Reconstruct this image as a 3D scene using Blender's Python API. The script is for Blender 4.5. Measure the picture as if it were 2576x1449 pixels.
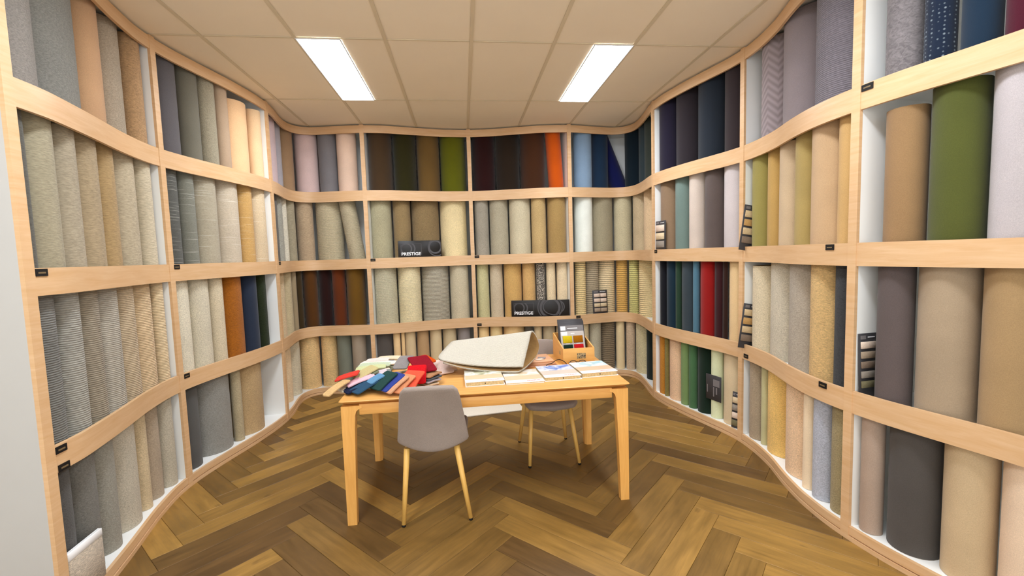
import bpy, bmesh, math, random
import numpy as np
from mathutils import Vector, Matrix
random.seed(7)
for o in list(bpy.data.objects): bpy.data.objects.remove(o)
SC = bpy.context.scene
COL = SC.collection
# ------------------------------------------------------------------ camera, world, exposure
F_PX, PITCH, ROLL, YAW, CAM_Z = 1108.0, math.radians(4.35), math.radians(-1.78), math.radians(6.22), 1.575
def cam_axes():
    cy, sy, cp, sp = math.cos(YAW), math.sin(YAW), math.cos(PITCH), math.sin(PITCH)
    f = Vector((sy*cp, cy*cp, -sp)); r = Vector((cy, -sy, 0)); u = r.cross(f)
    c, s = math.cos(ROLL), math.sin(ROLL)
    return c*r+s*u, -s*r+c*u, f
cd = bpy.data.cameras.new('camera'); cam = bpy.data.objects.new('camera', cd); COL.objects.link(cam)
cd.sensor_fit = 'HORIZONTAL'; cd.sensor_width = 36.0; cd.lens = 36.0*F_PX/2576.0; cd.clip_start = 0.05; cd.clip_end = 60
_r, _u, _f = cam_axes()
M = Matrix(((_r.x, _u.x, -_f.x, 0), (_r.y, _u.y, -_f.y, 0), (_r.z, _u.z, -_f.z, CAM_Z), (0, 0, 0, 1)))
cam.matrix_world = M
SC.camera = cam
w = bpy.data.worlds.new('world'); SC.world = w; w.use_nodes = True
w.node_tree.nodes['Background'].inputs[0].default_value = (0.93, 0.97, 1.0, 1)
w.node_tree.nodes['Background'].inputs[1].default_value = 1.3
SC.view_settings.view_transform = 'Standard'
SC.view_settings.look = 'None'
SC.view_settings.gamma = 1.0
SC.view_settings.use_curve_mapping = False
SC.view_settings.exposure = 0.78
PANEL_STRENGTH = 20.0            # ceiling LED panels, see ceiling_light()
PANEL_COLOR = (0.92, 0.985, 1.08)
CEIL = 3.09

# ------------------------------------------------------------------ helpers
def lin(c):
    return tuple(((v/255)/12.92 if v/255 <= .04045 else ((v/255+.055)/1.055)**2.4) for v in c)
def thing(name, label, cat, loc=(0, 0, 0), rotz=0, group=None, kind=None):
    o = bpy.data.objects.new(name, None); COL.objects.link(o); o.empty_display_size = .05
    o.location = loc; o.rotation_euler = (0, 0, rotz)
    return tag(o, label, cat, group, kind)
def tag(o, label=None, cat=None, group=None, kind=None):
    if label: o['label'] = label
    if cat: o['category'] = cat
    if group: o['group'] = group
    if kind: o['kind'] = kind
    return o
def mesh_of(name, verts, faces, smooth=False):
    me = bpy.data.meshes.new(name); me.from_pydata([tuple(map(float, v)) for v in verts], [], faces); me.update()
    if smooth:
        for p in me.polygons: p.use_smooth = True
    return me
def link(name, me, mats=None, parent=None, loc=None, rot=None):
    o = bpy.data.objects.new(name, me); COL.objects.link(o)
    if mats is not None:
        for m in (mats if isinstance(mats, (list, tuple)) else [mats]): me.materials.append(m)
    if parent is not None: o.parent = parent
    if loc is not None: o.location = loc
    if rot is not None: o.rotation_euler = rot
    return o
BOXF = [(0,3,2,1),(4,5,6,7),(0,1,5,4),(1,2,6,5),(2,3,7,6),(3,0,4,7)]
def box_me(name, x0, x1, y0, y1, z0, z1, bev=0.0, seg=2):
    me = mesh_of(name, [(x0,y0,z0),(x1,y0,z0),(x1,y1,z0),(x0,y1,z0),(x0,y0,z1),(x1,y0,z1),(x1,y1,z1),(x0,y1,z1)], BOXF)
    if bev > 0: bevel(me, bev, seg)
    return me
def bevel(me, w, seg=2):
    bm = bmesh.new(); bm.from_mesh(me)
    bmesh.ops.bevel(bm, geom=list(bm.edges), offset=w, segments=seg, affect='EDGES', profile=.5)
    bm.to_mesh(me); bm.free()
    for p in me.polygons: p.use_smooth = True
    try: me.set_sharp_from_angle(angle=math.radians(50))
    except Exception: pass
def tube(name, a, b, ra, rb, n=16):
    a, b = Vector(a), Vector(b); d = (b-a).normalized()
    x = d.orthogonal().normalized(); y = d.cross(x)
    V = []; 
    for P, r in ((a, ra), (b, rb)):
        for k in range(n):
            t = 2*math.pi*k/n; V.append(P+x*(r*math.cos(t))+y*(r*math.sin(t)))
    Fc = [(k, (k+1) % n, n+(k+1) % n, n+k) for k in range(n)]+[tuple(range(n-1, -1, -1)), tuple(range(n, 2*n))]
    me = mesh_of(name, V, Fc)
    for p in me.polygons: p.use_smooth = len(p.vertices) == 4
    return me
def path_tube(name, pts, r, n=8):
    P = [Vector(q) for q in pts]; V = []; Fc = []
    for i, q in enumerate(P):
        d = (P[min(i+1, len(P)-1)]-P[max(i-1, 0)]).normalized()
        up = Vector((0, 0, 1)) if abs(d.z) < .9 else Vector((1, 0, 0))
        x = d.cross(up).normalized(); y = x.cross(d)
        for k in range(n):
            t = 2*math.pi*k/n; V.append(q+x*(r*math.cos(t))+y*(r*math.sin(t)))
    for i in range(len(P)-1):
        for k in range(n): Fc.append((i*n+k, i*n+(k+1) % n, (i+1)*n+(k+1) % n, (i+1)*n+k))
    Fc += [tuple(range(n-1, -1, -1)), tuple(range((len(P)-1)*n, len(P)*n))]
    return mesh_of(name, V, Fc, True)

# ------------------------------------------------------------------ materials
class NT:
    def __init__(s, name):
        s.m = bpy.data.materials.new(name); s.m.use_nodes = True; s.t = s.m.node_tree
        s.b = s.t.nodes['Principled BSDF']
    def n(s, typ, **kw):
        nd = s.t.nodes.new('ShaderNode'+typ)
        for k, v in kw.items():
            if k in nd.inputs.keys() or isinstance(k, int): nd.inputs[k].default_value = v
            else: setattr(nd, k, v)
        return nd
    def l(s, a, b): s.t.links.new(a, b)
    def math(s, op, a, b=None, c=None):
        nd = s.t.nodes.new('ShaderNodeMath'); nd.operation = op
        for i, v in enumerate((a, b, c)):
            if v is None: continue
            if isinstance(v, (int, float)): nd.inputs[i].default_value = v
            else: s.l(v, nd.inputs[i])
        return nd.outputs[0]
    def maprange(s, v, lo, hi, a=0., b=1.):
        nd = s.t.nodes.new('ShaderNodeMapRange'); s.l(v, nd.inputs[0])
        for i, q in zip((1, 2, 3, 4), (a, b, lo, hi)): nd.inputs[i].default_value = q
        return nd.outputs[0]
    def mix(s, fac, a, b, mode='MIX'):
        nd = s.t.nodes.new('ShaderNodeMix'); nd.data_type = 'RGBA'; nd.blend_type = mode
        for i, v in ((0, fac), (6, a), (7, b)):
            if isinstance(v, (int, float)): nd.inputs[i].default_value = v
            elif isinstance(v, tuple): nd.inputs[i].default_value = (*v[:3], 1)
            else: s.l(v, nd.inputs[i])
        return nd.outputs[2]
    def coord(s, out='Object', scale=None, loc=None):
        c = s.t.nodes.new('ShaderNodeTexCoord').outputs[out]
        if scale is None: return c
        mp = s.t.nodes.new('ShaderNodeMapping'); mp.inputs['Scale'].default_value = scale
        s.l(c, mp.inputs[0]); return mp.outputs[0]
    def noise(s, vec, scale, detail=2., rough=.5, dist=0.):
        nd = s.n('TexNoise'); nd.inputs['Scale'].default_value = scale; nd.inputs['Detail'].default_value = detail
        nd.inputs['Roughness'].default_value = rough; nd.inputs['Distortion'].default_value = dist
        if vec is not None: s.l(vec, nd.inputs['Vector'])
        return nd.outputs['Fac']
    def bump(s, h, strength, dist):
        nd = s.t.nodes.new('ShaderNodeBump'); nd.inputs['Strength'].default_value = strength; nd.inputs['Distance'].default_value = dist
        s.l(h, nd.inputs['Height']); s.l(nd.outputs[0], s.b.inputs['Normal'])
    def base(s, c):
        if isinstance(c, tuple): s.b.inputs['Base Color'].default_value = (*c[:3], 1)
        else: s.l(c, s.b.inputs['Base Color'])
        return s
    def rough(s, r, spec=.5):
        s.b.inputs['Roughness'].default_value = r; s.b.inputs['Specular IOR Level'].default_value = spec; return s
def plain(name, rgb, rough=.6, spec=.4, var=.05, vs=8., bump=0.):
    t = NT(name); c = t.coord(); v = t.maprange(t.noise(c, vs, 3), 1-var, 1+var, .25, .75)
    hs = t.n('HueSaturation'); hs.inputs['Color'].default_value = (*lin(rgb), 1); t.l(v, hs.inputs['Value'])
    t.base(hs.outputs[0]); t.rough(rough, spec)
    if bump: t.bump(t.noise(c, vs*30, 2), bump, .001)
    return t.m
def wood(name, a, b, rough=.45, stretch=(3, 3, 40), sc=2.0, spec=.4, dist=.6):
    t = NT(name); c = t.coord(scale=stretch)
    n1 = t.noise(c, sc, 5, .6, dist); n2 = t.noise(t.coord(), 1.3, 2)
    col = t.mix(t.maprange(n1, 0, 1, .3, .7), lin(a), lin(b))
    col = t.mix(t.maprange(n2, 0, .35, .35, .7), col, lin(b), 'MULTIPLY') if False else col
    hs = t.n('HueSaturation'); t.l(col, hs.inputs['Color']); t.l(t.maprange(n2, .93, 1.06, .3, .7), hs.inputs['Value'])
    t.base(hs.outputs[0]); t.rough(rough, spec); t.bump(n1, .08, .001)
    return t.m
def carpet(kind):
    """pile whose colour is the object's own colour"""
    t = NT('carpet_'+kind); c = t.coord()
    oi = t.n('ObjectInfo'); col = oi.outputs['Color']
    off = t.n('VectorMath', operation='ADD'); t.l(c, off.inputs[0])
    comb = t.n('CombineXYZ'); 
    rr = t.math('MULTIPLY', oi.outputs['Random'], 37.0)
    for i in range(3): t.l(rr, comb.inputs[i])
    t.l(comb.outputs[0], off.inputs[1]); v0 = off.outputs[0]
    def sc(x, y, z):
        mp = t.t.nodes.new('ShaderNodeMapping'); mp.inputs['Scale'].default_value = (x, y, z); t.l(v0, mp.inputs[0]); return mp.outputs[0]
    big = t.maprange(t.noise(v0, 5, 2), .94, 1.06, .3, .7)
    fine = t.noise(v0, 420, 2)
    sep = t.n('SeparateXYZ'); t.l(c, sep.inputs[0])
    def val(f): 
        hs = t.n('HueSaturation'); t.l(col, hs.inputs['Color']); t.l(f, hs.inputs['Value']); return hs.outputs[0]
    def ribs(period, wob=.0012, sharp=1.0):
        z = t.math('ADD', sep.outputs['Z'], t.math('MULTIPLY', t.noise(sc(9, 9, 40), 4, 2), wob*4))
        return t.math('ADD', t.math('MULTIPLY', t.math('SINE', t.math('MULTIPLY', z, 2*math.pi/period)), .5), .5)
    bs, bd = .35, .002
    if kind == 'plush':
        h = t.noise(v0, 300, 2); f = t.math('MULTIPLY', big, t.maprange(h, .90, 1.08, .3, .7)); out = val(f); bs = .25
    elif kind == 'loop':
        h = t.noise(sc(1, 1, 1.7), 120, 3, .7); f = t.math('MULTIPLY', big, t.maprange(h, .66, 1.22, .28, .72)); out = val(f); bs, bd = .7, .004
    elif kind == 'shag':
        h = t.noise(sc(1, 1, 2.2), 75, 4, .75, .8); f = t.math('MULTIPLY', big, t.maprange(h, .55, 1.3, .28, .72)); out = val(f); bs, bd = .9, .006
    elif kind == 'heather':
        h = t.noise(sc(45, 45, 230), 1, 3, .7); f = t.math('MULTIPLY', big, t.maprange(h, .7, 1.22, .3, .7)); out = val(f); bs, bd = .5, .003
    elif kind in ('rib', 'ribbed', 'stripe'):
        per = dict(rib=.0105, ribbed=.016, stripe=.024)[kind]
        r = ribs(per); n = t.noise(sc(60, 60, 160), 1, 2)
        lo, hi = dict(rib=(.76, 1.12), ribbed=(.68, 1.15), stripe=(.48, 1.28))[kind]
        f = t.math('MULTIPLY', t.maprange(r, lo, hi), t.maprange(n, .82, 1.14, .3, .7)); out = val(t.math('MULTIPLY', f, big))
        h = t.math('ADD', r, t.math('MULTIPLY', n, .5)); bs, bd = .6, .004
    elif kind == 'slub':
        h = t.noise(sc(3.5, 3.5, 210), 1, 2); line = t.maprange(h, 0, 1, .64, .72)
        w = t.noise(sc(90, 90, 300), 1, 2)
        out = t.mix(t.math('MULTIPLY', line, .45), val(t.math('MULTIPLY', big, t.maprange(w, .82, 1.12, .3, .7))), (.85, .82, .72)); bs = .3
    elif kind == 'herring':
        a = t.math('ARCTAN2', sep.outputs['Y'], sep.outputs['X'])
        k = t.math('PINGPONG', t.math('MULTIPLY', a, .14), .075)
        zz = t.math('ADD', sep.outputs['Z'], k)
        h = t.math('ADD', t.math('MULTIPLY', t.math('SINE', t.math('MULTIPLY', zz, 2*math.pi/.05)), .5), .5)
        out = val(t.math('MULTIPLY', big, t.maprange(h, .80, 1.12))); bs = .4
    elif kind == 'mottle':
        h = t.noise(sc(1, 1, 1.5), 38, 4, .7, 1.2); out = val(t.maprange(h, .6, 1.35, .3, .7)); bs, bd = .7, .005
    elif kind == 'dots':
        vn = t.n('TexVoronoi'); vn.inputs['Scale'].default_value = 55; vn.inputs['Randomness'].default_value = .25; t.l(v0, vn.inputs['Vector'])
        h = vn.outputs['Distance']; out = t.mix(t.maprange(h, .55, 0, .12, .3), val(big), (.35, .42, .45)); bs = .4
    elif kind == 'motif':
        vn = t.n('TexVoronoi'); vn.inputs['Scale'].default_value = 11; vn.inputs['Randomness'].default_value = .5; t.l(v0, vn.inputs['Vector'])
        e = t.math('ADD', vn.outputs['Distance'], t.math('MULTIPLY', t.noise(v0, 70, 3), .35)); h = fine
        out = t.mix(t.maprange(e, .9, 0, .27, .36), val(big), (.55, .42, .20)); bs = .3
    elif kind == 'speckle':
        h = t.noise(sc(1, 1, 1.6), 85, 3, .7); out = t.mix(t.maprange(h, 0, 1, .49, .56), (.03, .025, .02), (.62, .55, .45)); bs, bd = .7, .005
    t.base(out); t.rough(.95, .15)
    t.b.inputs['Sheen Weight'].default_value = .12; t.b.inputs['Sheen Roughness'].default_value = .6
    t.bump(h, bs, bd)
    return t.m
KINDS = ('plush','loop','shag','heather','rib','ribbed','stripe','slub','herring','mottle','dots','motif','speckle')
CARPET = {k: carpet(k) for k in KINDS}
MAPLE = wood('maple', (222, 185, 143), (211, 168, 121), .42, (2.5, 2.5, 30), 1.6)
OAK = wood('oak_table', (228, 172, 98), (212, 150, 76), .38, (3, 40, 40), 1.2)
OAKLEG = wood('oak_leg', (236, 178, 98), (222, 160, 80), .4, (40, 40, 4), 1.2)
BEECH = wood('beech_leg', (235, 190, 105), (222, 172, 88), .4, (40, 40, 4), 1.2)
WHITE = plain('white_laminate', (240, 240, 236), .45, .4, .01)
ENDPANEL = plain('end_panel_paint', (192, 190, 186), .7, .2, .01)
WALLP = plain('wall_paint', (238, 236, 230), .8, .2, .02, 3)
BACKING = plain('jute_backing', (190, 160, 115), .95, .1, .12, 60, .3)
BLACKP = plain('black_board', (30, 27, 25), .45, .4, .05)
DARKCARD = plain('charcoal_card', (58, 56, 58), .5, .4, .04)
GREYCARD = plain('grey_card', (120, 115, 115), .5, .4, .03)
LIGHTCARD = plain('light_grey_card', (185, 178, 172), .5, .4, .03)
WHITEP = plain('white_paper', (244, 244, 244), .55, .3, .01)
GREYINK = plain('grey_ink', (84, 82, 84), .5, .3, .03)
RUBBER = plain('black_rubber', (22, 20, 20), .6, .3, .03)
CEILM = plain('ceiling_tile_board', (248, 236, 214), .9, .1, .015, 2.5, .1)
GRIDM = plain('ceiling_grid_metal', (222, 208, 180), .6, .3, .01)
UPHOL = None
def swatch_mat(name, rgb): return plain(name, rgb, .95, .1, .14, 160, .5)

# ------------------------------------------------------------------ data
ROLLS = {  # (bay, row): (x, y, radius, sRGB look, pile, height, lean, albedo)
(0,0): [(-1.929,2.176,0.115,(165,158,152),'loop',None,0,(0.248,0.223,0.195)),(-2.049,2.451,0.178,(140,138,132),'loop',None,0,(0.214,0.207,0.18)),(-2.054,2.739,0.108,(190,150,115),'plush',None,0,(0.506,0.302,0.161)),(-2.119,2.96,0.12,(150,135,118),'loop',None,0,(0.374,0.304,0.22)),(-2.075,3.161,0.072,(145,115,85),'shag',None,0,(0.498,0.302,0.147))],
(0,1): [(-1.865,2.105,0.052,(135,130,118),'heather',None,0,(0.098,0.093,0.076)),(-1.916,2.241,0.09,(180,170,145),'heather',None,0,(0.343,0.3,0.2)),(-1.945,2.413,0.081,(185,172,150),'heather',None,0,(0.363,0.306,0.214)),(-2.008,2.588,0.103,(182,162,132),'heather',None,0,(0.366,0.28,0.168)),(-2.043,2.778,0.088,(187,158,115),'heather',None,0,(0.382,0.259,0.12)),(-2.115,2.987,0.12,(195,180,155),'heather',None,0,(0.439,0.367,0.249)),(-2.07,3.169,0.063,(205,192,168),'heather',None,0,(0.521,0.449,0.317))],
(0,2): [(-1.904,2.142,0.093,(118,116,112),'rib',None,0,(0.176,0.173,0.155)),(-1.918,2.314,0.077,(152,148,140),'rib',None,0,(0.338,0.322,0.275)),(-1.961,2.472,0.084,(145,134,118),'rib',None,0,(0.293,0.248,0.18)),(-2.028,2.655,0.107,(168,160,148),'rib',None,0,(0.414,0.374,0.303)),(-2.067,2.856,0.096,(178,158,132),'rib',None,0,(0.498,0.387,0.249)),(-2.101,3.052,0.095,(198,172,138),'rib',None,0,(0.628,0.462,0.272)),(-2.052,3.189,0.045,(205,182,148),'rib',None,0,(0.697,0.542,0.329))],
(0,3): [(-1.891,2.13,0.079,(85,82,80),'loop',None,0,(0.095,0.091,0.085)),(-1.924,2.296,0.088,(108,104,98),'loop',None,0,(0.172,0.163,0.14)),(-1.968,2.47,0.09,(135,130,120),'loop',None,0,(0.31,0.291,0.238)),(-2.06,2.684,0.132,(168,158,142),'loop',None,0,(0.518,0.462,0.355)),(-2.029,2.869,0.054,(178,158,128),'loop',None,0,(0.616,0.48,0.291)),(-2.089,3.008,0.088,(178,162,142),'loop',None,0,(0.407,0.318,0.22)),(-2.071,3.166,0.065,(190,172,148),'loop',None,0,(0.494,0.44,0.333))],
(1,0): [(-2.107,3.473,0.119,(100,95,98),'plush',None,0,(0.1,0.09,0.093)),(-2.037,3.673,0.09,(112,107,95),'plush',None,0,(0.145,0.132,0.097)),(-1.986,3.836,0.078,(155,145,125),'loop',None,0,(0.343,0.298,0.206)),(-1.942,3.973,0.064,(178,152,128),'plush',None,0,(0.441,0.314,0.206)),(-2.0,4.194,0.156,(215,178,138),'plush',0.61,0,(0.82,0.522,0.28)),(-1.882,4.407,0.076,(215,185,148),'plush',0.61,0,(0.82,0.568,0.326))],
(1,1): [(-2.097,3.411,0.099,(105,105,100),'slub',None,0,(0.088,0.088,0.076)),(-2.039,3.57,0.069,(135,135,125),'slub',None,0,(0.187,0.185,0.147)),(-2.041,3.766,0.116,(185,175,155),'slub',None,0,(0.378,0.33,0.238)),(-1.992,3.999,0.119,(215,200,180),'slub',None,0,(0.508,0.427,0.317)),(-1.928,4.197,0.086,(220,176,112),'slub',None,0,(0.516,0.308,0.104)),(-1.912,4.384,0.099,(235,212,178),'slub',None,0,(0.607,0.471,0.3))],
(1,2): [(-2.103,3.429,0.107,(215,205,185),'loop',None,0,(0.713,0.647,0.494)),(-2.047,3.62,0.089,(205,195,175),'loop',None,0,(0.636,0.571,0.428)),(-1.992,3.767,0.067,(205,190,165),'loop',None,0,(0.638,0.539,0.372)),(-1.997,3.96,0.117,(170,100,18),'shag',None,0,(0.387,0.119,0.004)),(-1.94,4.166,0.095,(45,55,75),'plush',None,0,(0.015,0.023,0.044)),(-1.883,4.311,0.059,(60,75,28),'shag',None,0,(0.015,0.024,0.004))],
(1,3): [(-2.112,3.429,0.115,(82,80,78),'plush',None,0,(0.083,0.08,0.074)),(-2.107,3.735,0.174,(128,125,120),'loop',None,0,(0.282,0.271,0.241)),(-1.947,3.887,0.045,(152,138,112),'loop',None,0,(0.441,0.36,0.22)),(-2.037,4.114,0.19,(168,142,106),'loop',None,0,(0.488,0.334,0.164))],
(2,0): [(-1.993,4.847,0.135,(205,178,172),'plush',None,0,(0.591,0.454,0.455)),(-1.953,5.055,0.07,(150,142,142),'plush',None,0,(0.391,0.366,0.385)),(-1.941,5.263,0.103,(140,110,82),'plush',None,0,(0.35,0.219,0.12)),(-1.759,5.458,0.133,(190,162,155),'plush',None,0,(0.649,0.479,0.446)),(-1.515,5.435,0.109,(112,106,106),'plush',None,0,(0.187,0.175,0.179)),(-1.291,5.402,0.116,(215,182,158),'plush',None,0,(0.701,0.504,0.376))],
(2,1): [(-1.925,4.731,0.085,(90,85,80),'heather',None,0,(0.116,0.107,0.095)),(-1.956,4.92,0.091,(165,160,145),'heather',None,0,(0.352,0.341,0.284)),(-1.939,5.084,0.06,(185,175,155),'heather',None,0,(0.672,0.619,0.489)),(-1.921,5.234,0.071,(152,140,116),'heather',None,0,(0.35,0.3,0.201)),(-1.81,5.404,0.102,(172,147,118),'heather',None,0,(0.454,0.332,0.208)),(-1.555,5.498,0.155,(177,162,132),'rib',None,0,(0.521,0.441,0.285)),(-1.278,5.402,0.098,(182,167,137),'rib',None,-8,(0.486,0.414,0.27))],
(2,2): [(-1.954,4.83,0.092,(175,155,130),'heather',None,0,(0.648,0.501,0.307)),(-1.977,5.051,0.105,(165,150,125),'heather',None,0,(0.538,0.442,0.266)),(-1.905,5.181,0.04,(130,115,95),'plush',None,0,(0.316,0.242,0.143)),(-1.878,5.268,0.047,(60,47,24),'plush',None,0,(0.042,0.024,0.006)),(-1.789,5.395,0.084,(85,52,16),'plush',None,0,(0.084,0.029,0.003)),(-1.624,5.418,0.076,(62,18,10),'plush',None,0,(0.017,0.002,0.001)),(-1.465,5.398,0.082,(102,48,10),'plush',None,0,(0.116,0.023,0.002)),(-1.271,5.393,0.11,(102,72,20),'plush',None,0,(0.134,0.063,0.005))],
(2,3): [(-1.991,4.888,0.121,(175,155,125),'heather',None,0,(0.82,0.627,0.392)),(-1.99,5.155,0.119,(170,155,130),'heather',None,0,(0.64,0.562,0.4)),(-1.854,5.402,0.124,(195,162,114),'rib',None,0,(0.82,0.561,0.261)),(-1.628,5.44,0.098,(215,182,128),'rib',None,0,(0.82,0.564,0.26)),(-1.444,5.4,0.088,(112,102,88),'plush',None,0,(0.189,0.199,0.15)),(-1.269,5.371,0.088,(118,102,88),'plush',None,0,(0.366,0.293,0.215))],
(3,0): [(-0.916,5.412,0.14,(75,55,38),'plush',None,0,(0.049,0.026,0.01)),(-0.642,5.468,0.137,(50,46,10),'plush',None,0,(0.02,0.017,0.001)),(-0.372,5.538,0.139,(97,72,38),'plush',None,0,(0.126,0.069,0.016)),(-0.078,5.606,0.161,(92,92,4),'plush',None,0,(0.099,0.102,0.001))],
(3,1): [(-0.942,5.419,0.127,(182,172,138),'loop',None,0,(0.399,0.36,0.223)),(-0.706,5.445,0.108,(152,127,88),'loop',None,0,(0.277,0.191,0.086)),(-0.447,5.583,0.178,(147,122,84),'shag',None,0,(0.278,0.189,0.085)),(-0.1,5.639,0.172,(240,216,165),'loop',None,0,(0.82,0.664,0.366))],
(3,2): [(-0.925,5.405,0.134,(187,177,148),'rib',None,0,(0.548,0.502,0.346)),(-0.656,5.469,0.141,(235,216,172),'rib',None,0,(0.82,0.701,0.429)),(-0.352,5.581,0.175,(162,152,132),'ribbed',None,0,(0.42,0.377,0.283)),(-0.053,5.569,0.122,(197,182,152),'loop',None,0,(0.594,0.514,0.352))],
(3,3): [(-0.967,5.365,0.098,(77,70,64),'plush',None,0,(0.09,0.076,0.066)),(-0.82,5.335,0.048,(200,167,122),'plush',None,0,(0.82,0.577,0.299)),(-0.747,5.323,0.024,(185,152,108),'plush',None,0,(0.792,0.542,0.266)),(-0.672,5.395,0.074,(195,170,132),'plush',None,0,(0.674,0.518,0.304)),(-0.523,5.439,0.079,(166,132,94),'plush',None,0,(0.473,0.299,0.148)),(-0.369,5.477,0.078,(190,166,128),'plush',None,0,(0.706,0.55,0.321)),(-0.2,5.527,0.092,(176,156,122),'plush',None,0,(0.582,0.465,0.28)),(-0.021,5.534,0.085,(122,112,107),'plush',None,0,(0.261,0.227,0.211))],
(4,0): [(0.308,5.57,0.141,(66,13,10),'plush',None,0,(0.018,0.001,0.001)),(0.597,5.517,0.15,(46,33,22),'plush',None,0,(0.016,0.008,0.003)),(0.898,5.445,0.156,(76,44,18),'plush',None,0,(0.047,0.014,0.003)),(1.152,5.356,0.098,(215,92,8),'plush',None,-3,(0.506,0.075,0.001))],
(4,1): [(0.253,5.529,0.092,(165,155,137),'loop',None,0,(0.354,0.315,0.245)),(0.467,5.521,0.121,(180,168,142),'loop',None,0,(0.426,0.375,0.263)),(0.725,5.469,0.139,(215,200,167),'loop',None,0,(0.602,0.525,0.355)),(0.942,5.372,0.096,(205,172,118),'loop',None,0,(0.528,0.366,0.161)),(1.163,5.372,0.123,(176,142,88),'loop',None,0,(0.38,0.241,0.085))],
(4,2): [(0.242,5.544,0.081,(190,180,134),'loop',None,0,(0.58,0.529,0.284)),(0.411,5.524,0.086,(195,176,147),'loop',None,0,(0.614,0.504,0.346)),(0.618,5.504,0.12,(205,162,98),'loop',None,0,(0.657,0.401,0.136)),(0.809,5.42,0.086,(205,162,103),'loop',None,0,(0.666,0.405,0.153)),(0.946,5.361,0.06,(120,112,100),'speckle',None,0,(0.211,0.188,0.151)),(1.071,5.345,0.063,(220,196,157),'loop',None,0,(0.82,0.65,0.406)),(1.208,5.342,0.071,(225,200,162),'loop',None,0,(0.82,0.653,0.419))],
(4,3): [(0.23,5.513,0.072,(200,167,118),'plush',None,0,(0.82,0.586,0.286)),(0.387,5.5,0.083,(200,171,122),'plush',None,0,(0.82,0.618,0.308)),(0.619,5.506,0.147,(215,176,122),'plush',None,0,(0.82,0.56,0.262)),(0.784,5.37,0.057,(80,72,62),'plush',None,0,(0.116,0.1,0.078)),(0.893,5.34,0.054,(175,151,117),'plush',None,0,(0.631,0.485,0.29)),(1.031,5.342,0.081,(152,132,103),'plush',None,0,(0.446,0.352,0.216)),(1.198,5.331,0.085,(185,162,128),'plush',None,0,(0.702,0.559,0.348))],
(5,0): [(1.518,5.407,0.118,(130,150,170),'plush',None,0,(0.22,0.316,0.431)),(1.745,5.446,0.109,(26,46,66),'plush',None,0,(0.007,0.023,0.052)),(1.933,5.616,0.115,(17,22,72),'plush',None,-21,(0.006,0.009,0.077)),(2.147,5.328,0.119,(12,32,42),'plush',None,0,(0.002,0.009,0.016)),(2.203,5.07,0.101,(50,60,62),'plush',None,0,(0.025,0.039,0.045)),(2.17,4.865,0.087,(56,60,52),'plush',None,0,(0.028,0.034,0.026))],
(5,1): [(1.513,5.406,0.118,(236,238,226),'plush',None,0,(0.799,0.82,0.733)),(1.768,5.488,0.147,(162,150,122),'loop',None,0,(0.347,0.298,0.192)),(2.031,5.43,0.119,(190,176,142),'loop',None,0,(0.56,0.488,0.31)),(2.218,5.217,0.136,(190,167,132),'loop',None,0,(0.548,0.425,0.259)),(2.219,4.919,0.124,(215,182,142),'loop',None,0,(0.697,0.496,0.291))],
(5,2): [(1.452,5.372,0.073,(205,180,128),'stripe',None,0,(0.82,0.633,0.308)),(1.61,5.427,0.093,(147,132,108),'stripe',None,0,(0.43,0.35,0.231)),(1.816,5.489,0.118,(176,156,122),'stripe',None,0,(0.71,0.563,0.334)),(2.006,5.423,0.078,(190,147,80),'stripe',None,0,(0.665,0.387,0.105)),(2.126,5.317,0.068,(170,160,100),'stripe',None,0,(0.602,0.547,0.205)),(2.269,5.144,0.146,(205,180,132),'stripe',None,0,(0.82,0.644,0.334))],
(5,3): [(1.456,5.369,0.094,(185,166,132),'loop',None,0,(0.751,0.622,0.385)),(1.633,5.397,0.084,(185,166,132),'loop',None,0,(0.52,0.474,0.342)),(1.812,5.443,0.098,(105,90,70),'stripe',None,0,(0.23,0.172,0.104)),(1.966,5.393,0.061,(190,167,128),'plush',None,0,(0.776,0.61,0.349)),(2.078,5.325,0.062,(160,137,112),'rib',None,0,(0.653,0.485,0.323)),(2.244,5.166,0.155,(170,156,122),'rib',None,0,(0.712,0.619,0.373)),(2.199,4.861,0.109,(26,36,32),'plush',None,0,(0.005,0.012,0.01))],
(6,0): [(2.119,4.294,0.119,(46,36,66),'plush',None,0,(0.009,0.006,0.018)),(2.193,4.036,0.142,(60,50,56),'plush',None,0,(0.016,0.011,0.014)),(2.265,3.746,0.154,(45,56,66),'plush',None,0,(0.01,0.015,0.023)),(2.301,3.463,0.12,(76,61,61),'plush',None,0,(0.024,0.015,0.016))],
(6,1): [(2.133,4.285,0.128,(160,131,102),'plush',None,0,(0.228,0.146,0.084)),(2.142,4.056,0.098,(130,150,140),'plush',None,0,(0.14,0.195,0.168)),(2.174,3.865,0.093,(225,206,190),'plush',None,0,(0.554,0.459,0.383)),(2.231,3.676,0.102,(106,92,86),'plush',None,0,(0.097,0.072,0.063)),(2.296,3.465,0.116,(220,206,202),'plush',None,0,(0.529,0.465,0.448))],
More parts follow.
